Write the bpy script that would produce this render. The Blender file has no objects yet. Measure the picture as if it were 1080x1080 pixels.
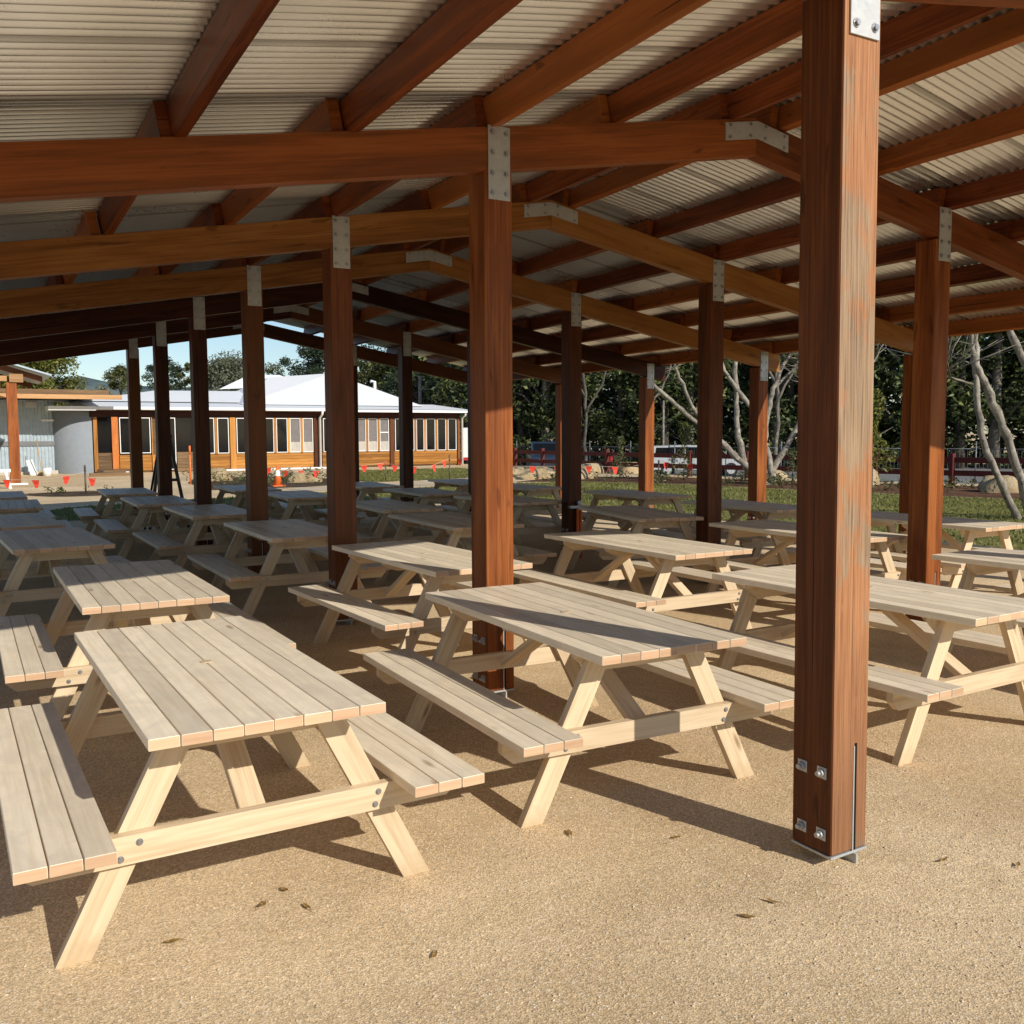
import bpy, math, random
from mathutils import Vector, Matrix, Quaternion
sc = bpy.context.scene
COL = sc.collection
R = random.Random(7)
PI = math.pi

# ------------------------------------------------------------------ mesh builder
class MB:
    """collects boxes, prisms, tubes and leaf quads; build() links them as ONE mesh object"""
    def __init__(s):
        s.v = []; s.f = []; s.uv = []; s.m = []; s.t = []; s.sm = []
    def face(s, idx, uvs, mat=0, tint=.5, smooth=False):
        s.f.append(idx); s.uv.append(uvs); s.m.append(mat); s.t.append(tint); s.sm.append(smooth)
    def bar(s, p0, p1, w, t, up=(0, 0, 1), bev=.003, mat=0, endmat=None, tint=None, sidemat=None):
        """chamfered box from p0 to p1; w across, t along 'up'. sidemat: {'+y','-y','+z','-z'} -> material"""
        p0 = Vector(p0); p1 = Vector(p1); ax = (p1 - p0); L = ax.length; ax.normalize()
        up = Vector(up); up = (up - up.dot(ax) * ax)
        if up.length < 1e-6: up = Vector((0, 1, 0)) - ax.y * ax
        up.normalize(); sd = up.cross(ax)
        c = (p0 + p1) / 2; h = (L / 2, w / 2, t / 2); b = min(bev, w * .4, t * .4, L * .4)
        tint = R.random() if tint is None else tint
        ou, ov = R.uniform(0, 50), R.uniform(0, 50)
        base = len(s.v); ids = {}
        for sx in (-1, 1):
            for sy in (-1, 1):
                for sz in (-1, 1):
                    for a in range(3):
                        q = [sx * h[0], sy * h[1], sz * h[2]]
                        for k in range(3):
                            if k != a: q[k] -= (sx, sy, sz)[k] * b
                        ids[(sx, sy, sz, a)] = (len(s.v), tuple(q))
                        s.v.append(c + ax * q[0] + sd * q[1] + up * q[2])
        def add(keys, n, mt):
            pts = [ids[k] for k in keys]
            q = [Vector(p[1]) for p in pts]
            nn = (q[1] - q[0]).cross(q[2] - q[0])
            if nn.dot(Vector(n)) < 0: pts = pts[::-1]
            if abs(n[0]) > .9: uv = [(p[1][1] + ou, p[1][2] + ov) for p in pts]
            elif abs(n[2]) >= abs(n[1]): uv = [(p[1][0] + ou, p[1][1] + ov) for p in pts]
            else: uv = [(p[1][0] + ou, p[1][2] + ov + 3) for p in pts]
            s.face([p[0] for p in pts], uv, mt, tint)
        sm = sidemat or {}
        cyc = [(-1, -1), (-1, 1), (1, 1), (1, -1)]
        em = mat if endmat is None else endmat
        for g in (-1, 1):
            add([(g, a, d, 0) for a, d in cyc], (g, 0, 0), em)
            add([(a, g, d, 1) for a, d in cyc], (0, g, 0), sm.get(('-y', '+y')[g > 0], mat))
            add([(a, d, g, 2) for a, d in cyc], (0, 0, g), sm.get(('-z', '+z')[g > 0], mat))
        for a in (-1, 1):
            for d in (-1, 1):
                add([(-1, a, d, 1), (1, a, d, 1), (1, a, d, 2), (-1, a, d, 2)], (0, a, d), mat)
                add([(a, -1, d, 0), (a, 1, d, 0), (a, 1, d, 2), (a, -1, d, 2)], (a * .5, 0, d), mat)
                add([(a, d, -1, 0), (a, d, 1, 0), (a, d, 1, 1), (a, d, -1, 1)], (a * .5, d, 0), mat)
                for e in (-1, 1): add([(a, d, e, 0), (a, d, e, 1), (a, d, e, 2)], (a * .5, d, e), mat)
        return s
    def box(s, x0, x1, y0, y1, z0, z1, **k):
        """axis box whose grain runs along its longest side"""
        d = (x1 - x0, y1 - y0, z1 - z0); c = ((x0 + x1) / 2, (y0 + y1) / 2, (z0 + z1) / 2)
        a = max(range(3), key=lambda i: d[i])
        p0 = list(c); p1 = list(c); p0[a] = (x0, y0, z0)[a]; p1[a] = (x1, y1, z1)[a]
        if a == 2: return s.bar(p0, p1, d[0], d[1], up=(0, 1, 0), **k)
        if a == 0: return s.bar(p0, p1, d[1], d[2], **k)
        return s.bar(p0, p1, d[0], d[2], **k)
    def prism(s, prof, y0, y1, mat=0, endmat=None, plane='xz', tint=None, axis=(1, 0)):
        """profile polygon (counter-clockwise seen from -y) extruded from y0 to y1"""
        n = len(prof); b = len(s.v); ou, ov = R.uniform(0, 50), R.uniform(0, 50)
        tint = R.random() if tint is None else tint
        P = (lambda a, c, y: Vector((a, y, c))) if plane == 'xz' else (lambda a, c, y: Vector((y, a, c))) if plane == 'yz' else (lambda a, c, y: Vector((a, c, y)))
        for y in (y0, y1):
            for a, c in prof: s.v.append(P(a, c, y))
        em = mat if endmat is None else endmat
        cen = sum((s.v[b + i] for i in range(2 * n)), Vector()) / (2 * n)
        def add(ids, uv, mt):
            q = [s.v[i] for i in ids]; nn = Vector()
            for i in range(1, len(q) - 1): nn += (q[i] - q[0]).cross(q[i + 1] - q[0])
            s.face(ids, uv, mt, tint)
        area = sum(prof[i][0] * prof[(i + 1) % n][1] - prof[(i + 1) % n][0] * prof[i][1] for i in range(n))
        flip = (area > 0) != (plane in ('xz',)) 
        f0 = list(range(b, b + n)); f1 = list(range(b + n, b + 2 * n))[::-1]
        ax_ = Vector(axis).normalized(); U = [(q[0] * ax_.x + q[1] * ax_.y, -q[0] * ax_.y + q[1] * ax_.x) for q in prof]
        uv0 = [(u[0] + ou, u[1] + ov) for u in U]; uv1 = uv0[::-1]
        sides = []
        for i in range(n):
            j = (i + 1) % n; l = math.dist(prof[i], prof[j])
            sides.append(([b + j, b + i, b + n + i, b + n + j], [(U[j][0] + ou, y0 + ov), (U[i][0] + ou, y0 + ov), (U[i][0] + ou, y1 + ov), (U[j][0] + ou, y1 + ov)]))
        if plane != 'xz': pass
        for ids, uv, mt in [(f0, uv0, em), (f1, uv1, em)] + [(a, u, mat) for a, u in sides]:
            if flip: ids, uv = ids[::-1], uv[::-1]
            add(ids, uv, mt)
        return s
    def tube(s, pts, radii, n=8, mat=0, smooth=True, cap=True, tint=None):
        b = len(s.v); tint = R.random() if tint is None else tint
        pts = [Vector(p) for p in pts]; ou = R.uniform(0, 50); acc = 0; ref = None
        for i, p in enumerate(pts):
            d = (pts[min(i + 1, len(pts) - 1)] - pts[max(i - 1, 0)]).normalized()
            if ref is None: ref = Vector((1, 0, 0)) if abs(d.x) < .8 else Vector((0, 1, 0))
            u = (ref - ref.dot(d) * d).normalized(); w = d.cross(u); ref = u
            for k in range(n):
                a = 2 * PI * k / n; s.v.append(p + (u * math.cos(a) + w * math.sin(a)) * radii[i])
        for i in range(len(pts) - 1):
            l = (pts[i + 1] - pts[i]).length; c = 2 * PI * max(radii[i], 1e-4)
            for k in range(n):
                k2 = (k + 1) % n
                s.face([b + i * n + k, b + i * n + k2, b + (i + 1) * n + k2, b + (i + 1) * n + k],
                       [(acc + ou, k / n * c), (acc + ou, (k + 1) / n * c), (acc + l + ou, (k + 1) / n * c), (acc + l + ou, k / n * c)], mat, tint, smooth)
            acc += l
        if cap:
            s.face([b + k for k in range(n)][::-1], [(0, 0)] * n, mat, tint)
            e = b + (len(pts) - 1) * n; s.face([e + k for k in range(n)], [(0, 0)] * n, mat, tint)
        return s
    def cyl(s, p0, p1, r, n=12, mat=0, r2=None, tint=None):
        return s.tube([p0, p1], [r, r if r2 is None else r2], n, mat, True, True, tint)
    def leaf(s, p, L, W, rng, mat=0, droop=0.0):
        th = rng.uniform(0, 2 * PI); ph = rng.uniform(-.9, .9) - droop
        d = Vector((math.cos(th) * math.cos(ph), math.sin(th) * math.cos(ph), math.sin(ph)))
        q = Vector((rng.gauss(0, 1), rng.gauss(0, 1), rng.gauss(0, 1))); q = (q - q.dot(d) * d)
        if q.length < 1e-3: q = Vector((0, 0, 1))
        q.normalize(); b = len(s.v)
        s.v += [p - d * L / 2, p + q * W / 2 + d * L * .08, p + d * L / 2, p - q * W / 2 + d * L * .08]
        s.face([b, b + 1, b + 2, b + 3], [(0, .5), (.5, 1), (1, .5), (.5, 0)], mat, rng.random())
    def poly(s, pts, z, mat=0):
        b = len(s.v); s.v += [Vector((x, y, z)) for x, y in pts]
        a = sum(pts[i][0] * pts[(i + 1) % len(pts)][1] - pts[(i + 1) % len(pts)][0] * pts[i][1] for i in range(len(pts)))
        ids = list(range(b, b + len(pts))); uv = list(pts)
        if a < 0: ids = ids[::-1]; uv = uv[::-1]
        s.face(ids, uv, mat); return s
    def build(s, name, mats, parent=None, kind=None, loc=None):
        me = bpy.data.meshes.new(name); me.from_pydata([tuple(v) for v in s.v], [], s.f)
        uvl = me.uv_layers.new(name='UVMap'); flat = []
        for u in s.uv:
            for a in u: flat += [a[0], a[1]]
        uvl.data.foreach_set('uv', flat)
        me.polygons.foreach_set('material_index', s.m)
        me.polygons.foreach_set('use_smooth', s.sm)
        at = me.attributes.new('tint', 'FLOAT', 'FACE'); at.data.foreach_set('value', s.t)
        for m in (mats if isinstance(mats, (list, tuple)) else [mats]): me.materials.append(m)
        me.update()
        o = bpy.data.objects.new(name, me); COL.objects.link(o)
        if parent: o.parent = parent
        if kind: o['kind'] = kind
        if loc: o.location = loc
        return o

def thing(name, label, cat, loc=(0, 0, 0), rz=0, group=None):
    o = bpy.data.objects.new(name, None); o.empty_display_size = .2; COL.objects.link(o)
    o.location = loc; o.rotation_euler = (0, 0, rz); return tag(o, label, cat, group)
def tag(o, label, cat, group=None):
    o['label'] = label; o['category'] = cat
    if group: o['group'] = group
    return o
def copy_tree(o, parent=None):
    c = o.copy(); COL.objects.link(c); c.parent = parent
    for ch in list(o.children): copy_tree(ch, c)
    return c

# ------------------------------------------------------------------ materials
class NT:
    def __init__(s, name, rough=.6, spec=.3):
        s.mat = bpy.data.materials.new(name); s.mat.use_nodes = True
        s.nt = s.mat.node_tree; s.N = s.nt.nodes; s.Lk = s.nt.links
        s.b = s.N['Principled BSDF']; s.b.inputs['Roughness'].default_value = rough
        s.b.inputs['Specular IOR Level'].default_value = spec
    def n(s, t, **k):
        o = s.N.new(t)
        for a, v in k.items():
            if a.startswith('i_'):
                key = a[2:]; key = int(key) if key.isdigit() else key.replace('_', ' ')
                o.inputs[key].default_value = v
            else: setattr(o, a, v)
        return o
    def l(s, a, b): s.Lk.new(a, b)
    def vec(s, kind='uv', scale=(1, 1, 1), rnd=True):
        if kind == 'uv': src = s.n('ShaderNodeUVMap').outputs[0]
        elif kind == 'obj': src = s.n('ShaderNodeTexCoord').outputs['Object']
        else: src = s.n('ShaderNodeNewGeometry').outputs['Position']
        if rnd:
            oi = s.n('ShaderNodeObjectInfo'); mu = s.n('ShaderNodeMath', operation='MULTIPLY', i_1=37.0)
            s.l(oi.outputs['Random'], mu.inputs[0]); ad = s.n('ShaderNodeVectorMath', operation='ADD')
            s.l(src, ad.inputs[0]); s.l(mu.outputs[0], ad.inputs[1]); src = ad.outputs[0]
        mp = s.n('ShaderNodeMapping'); mp.inputs['Scale'].default_value = scale; s.l(src, mp.inputs[0]); return mp.outputs[0]
    def noise(s, v, scale, detail=4, rough=.55, dist=0):
        o = s.n('ShaderNodeTexNoise'); o.inputs['Scale'].default_value = scale; o.inputs['Detail'].default_value = detail
        o.inputs['Roughness'].default_value = rough; o.inputs['Distortion'].default_value = dist
        s.l(v, o.inputs['Vector']); return o.outputs['Fac']
    def ramp(s, f, stops):
        o = s.n('ShaderNodeValToRGB'); e = o.color_ramp.elements
        while len(e) > 1: e.remove(e[-1])
        for i, (p, c) in enumerate(stops):
            x = e[0] if i == 0 else e.new(p); x.position = p; x.color = (*c, 1) if len(c) == 3 else c
        s.l(f, o.inputs[0]); return o.outputs[0]
    def mr(s, f, a, b, c=0.0, d=1.0):
        o = s.n('ShaderNodeMapRange'); s.l(f, o.inputs[0])
        for i, v in enumerate((a, b, c, d)): o.inputs[i + 1].default_value = v
        return o.outputs[0]
    def mix(s, f, a, b, mode='MIX'):
        o = s.n('ShaderNodeMix', data_type='RGBA', blend_type=mode)
        if isinstance(f, (int, float)): o.inputs[0].default_value = f
        else: s.l(f, o.inputs[0])
        for v, i in ((a, 6), (b, 7)):
            if isinstance(v, tuple): o.inputs[i].default_value = (*v, 1)
            else: s.l(v, o.inputs[i])
        return o.outputs[2]
    def tint(s):
        return s.n('ShaderNodeAttribute', attribute_name='tint').outputs['Fac']
    def rnd(s): return s.n('ShaderNodeObjectInfo').outputs['Random']
    def val(s, col, f, lo, hi):
        o = s.n('ShaderNodeHueSaturation'); s.l(col, o.inputs['Color']); s.l(s.mr(f, 0, 1, lo, hi), o.inputs['Value']); return o.outputs[0]
    def out(s, col=None, bump=None, bs=.3, bd=.01, rough=None):
        if col is not None:
            if isinstance(col, tuple): s.b.inputs['Base Color'].default_value = (*col, 1)
            else: s.l(col, s.b.inputs['Base Color'])
        if rough is not None: s.l(rough, s.b.inputs['Roughness'])
        if bump is not None:
            o = s.n('ShaderNodeBump'); o.inputs['Strength'].default_value = bs; o.inputs['Distance'].default_value = bd
            s.l(bump, o.inputs['Height']); s.l(o.outputs[0], s.b.inputs['Normal'])
        return s.mat

def m_plain(name, col, rough=.6, spec=.3, metal=0, var=.12):
    m = NT(name, rough, spec); m.b.inputs['Metallic'].default_value = metal
    v = m.vec('obj', rnd=True); f = m.noise(v, 6, 5)
    c = m.mix(m.mr(f, .3, .7), tuple(x * (1 - var) for x in col), tuple(min(1, x * (1 + var)) for x in col))
    return m.out(c)

def m_pine(name, light, dark, grey=None, greyamt=0, knots=True):
    m = NT(name, .5, .3)
    v = m.vec('uv', (1.1, 26, 1)); g = m.noise(v, 1.6, 6, .6, .6)
    v2 = m.vec('uv', (.9, 8, 1)); g2 = m.noise(v2, 1.4, 3, .5, 1.5)
    c = m.ramp(g, [(.3, dark), (.52, light), (.75, tuple(min(1, x * 1.08) for x in light))])
    c = m.mix(m.mr(g2, .5, .75, 0, .45), c, dark)
    if grey:
        v3 = m.vec('uv', (2.6, 5, 1)); g3 = m.noise(v3, 1.5, 5, .65, 1.2)
        c = m.mix(m.mr(g3, .35, .7, 0, greyamt), c, grey)
    if knots:
        vk = m.vec('uv', (2.2, 9, 1)); vo = m.n('ShaderNodeTexVoronoi', i_Scale=1.0); m.l(vk, vo.inputs['Vector'])
        k = m.mr(vo.outputs['Distance'], .05, .15, 1, 0)
        sel = m.n('ShaderNodeSeparateColor'); m.l(vo.outputs['Color'], sel.inputs[0])
        kk = m.n('ShaderNodeMath', operation='MULTIPLY'); m.l(k, kk.inputs[0]); m.l(m.mr(sel.outputs[0], .4, .42, 0, .8), kk.inputs[1])
        c = m.mix(kk.outputs[0], c, tuple(x * f for x, f in zip(dark, (.45, .36, .28))))
    c = m.val(c, m.tint(), .8, 1.1); c = m.val(c, m.rnd(), .9, 1.06)
    if not grey and knots:                                  # sand dust and splashes low on the legs
        sz = m.n('ShaderNodeSeparateXYZ'); m.l(m.n('ShaderNodeNewGeometry').outputs['Position'], sz.inputs[0])
        nd = m.noise(m.vec('pos', rnd=False), 14, 4, .6); ad = m.n('ShaderNodeMath', operation='ADD'); m.l(sz.outputs[2], ad.inputs[0]); m.l(m.mr(nd, .3, .7, -.05, .05), ad.inputs[1])
        c = m.mix(m.mr(ad.outputs[0], .0, .11, .55, 0), c, (.42, .3, .165))
    return m.out(c, g, .25, .002)

def m_redwood(name, deep, mid, light, shift=.5, orange=(.30, .125, .04)):
    m = NT(name, .42, .16)
    v = m.vec('uv', (.9, 42, 1)); g = m.noise(v, 1.5, 8, .7, .6)
    v2 = m.vec('uv', (.5, 5, 1)); g2 = m.noise(v2, 1.3, 4, .55, 1.0)
    c = m.ramp(g, [(.25, deep), (.5, mid), (.78, light)])
    c = m.mix(m.mr(g2, .44, .7, 0, .72), c, deep); c = m.mix(m.mr(g2, .44, .3, 0, .45), c, light)
    c = m.mix(m.mr(m.rnd(), .35, 1, 0, shift), c, orange)
    v3 = m.vec('uv', (1.3, 6, 1), True); g3 = m.noise(v3, 2.2, 2, .5, .3)
    c = m.mix(m.mr(g3, .68, .72, 0, .5), c, tuple(x * .45 for x in deep))       # dark stains
    vc = m.vec('uv', (.35, 55, 1)); gc = m.noise(vc, 1.0, 2, .4)
    c = m.mix(m.mr(gc, .27, .3, .75, 0), c, tuple(x * .25 for x in deep))         # fine drying checks
    c = m.val(c, m.tint(), .75, 1.2); c = m.val(c, m.rnd(), .62, 1.22)
    return m.out(c, g, .4, .003, rough=m.mr(g, .3, .7, .34, .55))

M = {}
M['pine'] = m_pine('fresh_pine', (.67, .525, .345), (.53, .385, .23))
M['pine_top'] = m_pine('weathering_pine', (.88, .75, .56), (.76, .61, .42), (.64, .555, .43), .65)
M['pine_end'] = m_pine('pine_end_grain', (.60, .385, .235), (.5, .3, .17), knots=False)
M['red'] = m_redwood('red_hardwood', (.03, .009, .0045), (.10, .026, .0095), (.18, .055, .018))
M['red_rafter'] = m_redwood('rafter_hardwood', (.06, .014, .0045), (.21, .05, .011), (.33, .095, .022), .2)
M['orange_rafter'] = m_redwood('rafter_orange_hardwood', (.15, .05, .012), (.36, .145, .036), (.5, .235, .068), .4, (.42, .19, .05))
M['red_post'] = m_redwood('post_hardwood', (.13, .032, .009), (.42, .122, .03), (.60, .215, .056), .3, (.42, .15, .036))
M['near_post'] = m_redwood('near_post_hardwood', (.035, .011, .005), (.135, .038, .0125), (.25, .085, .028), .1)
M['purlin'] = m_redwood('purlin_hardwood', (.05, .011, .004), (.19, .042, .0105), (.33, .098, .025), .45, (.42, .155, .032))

def m_weathered():
    m = NT('weathered_post_face', .7, .25)
    v = m.vec('uv', (1.2, 70, 1), False); g = m.noise(v, 1.8, 8, .72, .4)
    brown = m.ramp(g, [(.3, (.15, .06, .026)), (.5, (.35, .155, .066)), (.75, (.5, .245, .11))])
    grey = m.ramp(g, [(.34, (.10, .064, .04)), (.5, (.29, .19, .112)), (.75, (.43, .295, .175))])
    ob = m.n('ShaderNodeTexCoord').outputs['Object']
    mp = m.n('ShaderNodeMapping'); mp.inputs['Scale'].default_value = (5, 5, 2.2); m.l(ob, mp.inputs[0])
    f = m.noise(mp.outputs[0], 1.3, 4, .55, .25)
    sx = m.n('ShaderNodeSeparateXYZ'); m.l(ob, sx.inputs[0])
    hi = m.mr(sx.outputs[2], .5, 1.4, -.13, .0)
    ad = m.n('ShaderNodeMath', operation='ADD'); m.l(f, ad.inputs[0]); m.l(hi, ad.inputs[1])
    c = m.mix(m.mr(ad.outputs[0], .455, .54), brown, grey)
    f2 = m.noise(mp.outputs[0], 2.4, 4, .6, .2)
    c = m.mix(m.mr(f2, .6, .66, 0, .5), c, (.36, .175, .085))
    c = m.mix(m.mr(sx.outputs[2], .25, 1.0, .5, 0), c, (.13, .062, .03))
    vc = m.vec('uv', (.5, 70, 1), False); gc = m.noise(vc, 1.0, 3, .5)
    c = m.mix(m.mr(gc, .3, .34, .7, 0), c, (.06, .035, .02))
    return m.out(c, g, .4, .004)
M['weathered'] = m_weathered()

def m_steel(name, col=(.62, .62, .6), metal=.75, rough=.42):
    m = NT(name, rough, .5); m.b.inputs['Metallic'].default_value = metal
    v = m.vec('obj'); f = m.noise(v, 9, 5, .6)
    vo = m.n('ShaderNodeTexVoronoi', i_Scale=55.0); m.l(v, vo.inputs['Vector'])
    sp = m.n('ShaderNodeSeparateColor'); m.l(vo.outputs['Color'], sp.inputs[0])
    c = m.mix(m.mr(sp.outputs[0], 0, 1, 0, .35), col, tuple(x * .72 for x in col))
    c = m.mix(m.mr(f, .4, .75, 0, .5), c, tuple(x * .7 for x in col))
    return m.out(c, rough=m.mr(f, .3, .7, rough - .08, rough + .12))
M['galv'] = m_steel('galvanised_steel', (.5, .5, .485), .45, .5)
M['bolt'] = m_steel('bolt_steel', (.4, .4, .41), .85, .38)
M['dark'] = m_plain('shadow_gap', (.012, .009, .007), .9, .1)

def m_roof():
    m = NT('corrugated_steel_underside', .28, .5); m.b.inputs['Metallic'].default_value = .85
    v = m.vec('uv', (1, 1, 1), False); f = m.noise(v, 1.1, 5, .6); f2 = m.noise(v, 22, 4, .7)
    uvs = m.n('ShaderNodeSeparateXYZ'); m.l(m.n('ShaderNodeUVMap').outputs[0], uvs.inputs[0])
    # side laps between the sheets, every 0.762 m
    dv = m.n('ShaderNodeMath', operation='DIVIDE', i_1=.762); m.l(uvs.outputs[1], dv.inputs[0])
    fr = m.n('ShaderNodeMath', operation='FRACT'); m.l(dv.outputs[0], fr.inputs[0])
    fl = m.n('ShaderNodeMath', operation='FLOOR'); m.l(dv.outputs[0], fl.inputs[0])
    wn = m.n('ShaderNodeTexWhiteNoise', noise_dimensions='1D'); m.l(fl.outputs[0], wn.inputs['W'])
    c = m.mix(m.mr(wn.outputs['Value'], 0, 1), (.62, .635, .635), (.84, .855, .85))
    c = m.mix(m.mr(f, .4, .75, 0, .35), c, (.5, .5, .49))
    c = m.mix(m.mr(f2, .62, .75, 0, .35), c, (.36, .34, .31))
    c = m.mix(m.mr(fr.outputs[0], .05, .075, .7, 0), c, (.22, .2, .18))
    return m.out(c, rough=m.mr(f, .3, .7, .24, .36))
M['roof'] = m_roof()

def m_sand():
    m = NT('decomposed_granite', .95, .12)
    v = m.vec('pos', rnd=False)
    big = m.noise(v, .35, 4, .55, .4); mid = m.noise(v, 2.2, 5, .6, .3); fine = m.noise(v, 38, 6, .7)
    vo = m.n('ShaderNodeTexVoronoi', i_Scale=165.0); m.l(v, vo.inputs['Vector'])
    sp = m.n('ShaderNodeSeparateColor'); m.l(vo.outputs['Color'], sp.inputs[0])
    vo2 = m.n('ShaderNodeTexVoronoi', i_Scale=330.0); m.l(v, vo2.inputs['Vector'])
    sp2 = m.n('ShaderNodeSeparateColor'); m.l(vo2.outputs['Color'], sp2.inputs[0])
    c = m.mix(m.mr(big, .38, .62), (.62, .45, .262), (.80, .61, .372))
    c = m.mix(m.mr(mid, .45, .75, 0, .5), c, (.50, .355, .18))
    c = m.val(c, sp.outputs[0], .7, 1.18); c = m.val(c, sp2.outputs[1], .72, 1.18)
    c = m.mix(m.mr(sp.outputs[1], .93, .97, 0, .7), c, (.85, .76, .6))
    c = m.mix(m.mr(sp.outputs[2], .95, .97, 0, .4), c, (.28, .195, .115))
    c = m.val(c, fine, .82, 1.18)
    h = m.n('ShaderNodeMath', operation='ADD'); m.l(vo.outputs['Distance'], h.inputs[0]); m.l(m.mr(fine, .2, .8, 0, 1.3), h.inputs[1])
    h2 = m.n('ShaderNodeMath', operation='ADD'); m.l(h.outputs[0], h2.inputs[0]); m.l(m.mr(m.noise(v, 7.0, 3, .5, .5), .25, .75, 0, 1.5), h2.inputs[1])
    return m.out(c, h2.outputs[0], .42, .0045)
M['sand'] = m_sand()
def m_ground(name, cols, scale, bump=.5, bd=.03, rough=.95):
    m = NT(name, rough, .1); v = m.vec('pos', rnd=False)
    a = m.noise(v, scale, 5, .6, .5); b = m.noise(v, scale * 9, 5, .7)
    c = m.ramp(a, [(.3, cols[0]), (.5, cols[1]), (.72, cols[2])]); c = m.val(c, b, .65, 1.3)
    return m.out(c, b, bump, bd)
M['grass'] = m_ground('turf', [(.105, .105, .028), (.17, .165, .045), (.25, .22, .075)], .55, .7, .04)
M['mulch'] = m_ground('bark_mulch', [(.075, .038, .022), (.15, .075, .042), (.21, .115, .065)], 1.4, .9, .06)
M['dirt'] = m_ground('garden_soil', [(.05, .035, .024), (.09, .062, .04), (.15, .105, .065)], 1.2, .8, .06)
M['asphalt'] = m_ground('asphalt', [(.16, .155, .15), (.2, .195, .185), (.25, .24, .225)], .8, .3, .01)
M['path'] = m_ground('pale_path_gravel', [(.48, .38, .26), (.55, .44, .31), (.62, .51, .37)], .8, .3, .01)
M['rock'] = m_ground('sandstone', [(.3, .21, .11), (.44, .33, .19), (.52, .42, .27)], 1.6, .8, .06)
M['pebble'] = m_pine('pebbles', (.72, .57, .38), (.55, .41, .25), knots=False)

def m_leaf(name, dark, mid, light, trans=.2):
    m = NT(name, .55, .3)
    c = m.ramp(m.tint(), [(.0, dark), (.55, mid), (1, light)])
    v = m.vec('obj', rnd=False); f = m.noise(v, .55, 3, .6); c = m.val(c, f, .55, 1.4)
    m.l(c, m.b.inputs['Base Color'])
    t = m.n('ShaderNodeBsdfTranslucent'); m.l(c, t.inputs[0]); mx = m.n('ShaderNodeMixShader'); mx.inputs[0].default_value = trans
    m.l(m.b.outputs[0], mx.inputs[1]); m.l(t.outputs[0], mx.inputs[2]); m.l(mx.outputs[0], m.N['Material Output'].inputs[0])
    return m.mat
M['leaf_dark'] = m_leaf('forest_leaves', (.016, .026, .01), (.062, .088, .03), (.21, .225, .07))
M['leaf_olive'] = m_leaf('olive_leaves', (.04, .05, .016), (.09, .105, .034), (.19, .185, .07))
M['leaf_yellow'] = m_leaf('yellow_green_leaves', (.07, .085, .016), (.16, .175, .034), (.3, .28, .065), .3)
M['leaf_grey'] = m_leaf('grey_green_leaves', (.07, .08, .048), (.14, .155, .095), (.22, .23, .15))
M['leaf_pine'] = m_leaf('blue_green_leaves', (.018, .032, .018), (.04, .065, .035), (.09, .115, .06))
M['blade'] = m_leaf('grass_blades', (.10, .105, .022), (.18, .185, .045), (.32, .28, .1), .3)
M['leaf_brown'] = m_leaf('dry_leaf', (.2, .11, .035), (.3, .18, .055), (.42, .29, .09), .1)

def m_bark(name, a, b):
    m = NT(name, .85, .15); v = m.vec('uv', (1.4, 6, 1)); g = m.noise(v, 2.2, 6, .65, .6); v2 = m.vec('uv', (9, 5, 1)); g2 = m.noise(v2, 1.5, 4, .6)
    c = m.ramp(g, [(.32, b), (.6, a), (.8, tuple(min(1, x * 1.2) for x in a))]); c = m.mix(m.mr(g2, .56, .66, 0, .75), c, tuple(x * .5 for x in b)); v3 = m.vec('uv', (2.2, 3, 1)); g3 = m.noise(v3, 2.0, 5, .65); c = m.mix(m.mr(g3, .5, .66, 0, .75), c, tuple(min(1, x * 1.5) for x in a)); c = m.mix(m.mr(g3, .42, .33, 0, .7), c, b)
    return m.out(c, g, .6, .02)
M['bark'] = m_bark('grey_bark', (.2, .175, .14), (.08, .067, .054))
M['bark_dark'] = m_bark('dark_bark', (.12, .1, .08), (.05, .042, .034))
M['bark_pale'] = m_bark('pale_bark', (.30, .265, .215), (.13, .108, .085))
M['steel_grey'] = m_plain('weathered_grey_steel', (.16, .165, .17), .5, .4, .3)
M['white'] = m_plain('white_paint', (.8, .8, .78), .45, .4, 0, .03)
M['white_roof'] = m_plain('white_roof_steel', (.78, .78, .77), .5, .4, 0, .04)
M['render'] = m_plain('shaded_render', (.25, .275, .30), .85, .15, 0, .05)  # white wall standing in shade: the shade is put into this grey
M['glass'] = m_plain('dark_glass', (.006, .007, .008), .06, .3)
M['glass_grey'] = m_plain('lit_interior_pane', (.17, .15, .14), .35, .4)  # lit interior behind these windows is put into the pane colour
M['black'] = m_plain('black_metal', (.012, .013, .016), .4, .4)
M['orange_pvc'] = m_plain('orange_plastic', (.78, .17, .035), .45, .4)
M['flag_red'] = m_plain('red_flag_plastic', (.78, .07, .035), .5, .3)
M['rope'] = m_plain('pale_rope', (.5, .45, .38), .8, .1)
M['concrete'] = m_plain('concrete', (.45, .41, .35), .85, .15)
M['tyre'] = m_plain('tyre_rubber', (.02, .02, .02), .8, .2)
M['car_blue'] = m_plain('dark_blue_car_paint', (.022, .035, .06), .25, .5)
M['car_white'] = m_plain('silver_car_paint', (.42, .43, .44), .25, .5)
M['lamp'] = m_plain('lamp_lens', (.7, .7, .7), .15, .5)
M['lamp_red'] = m_plain('red_lamp_lens', (.5, .02, .02), .2, .5)
M['fence_red'] = m_plain('dark_red_timber_stain', (.115, .022, .018), .6, .25)
M['corr'] = m_plain('blue_grey_cladding', (.37, .44, .48), .45, .4, .2)
M['clad'] = m_redwood('orange_cladding', (.30, .115, .02), (.47, .205, .045), (.56, .28, .075), .3, (.52, .25, .06))
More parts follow.
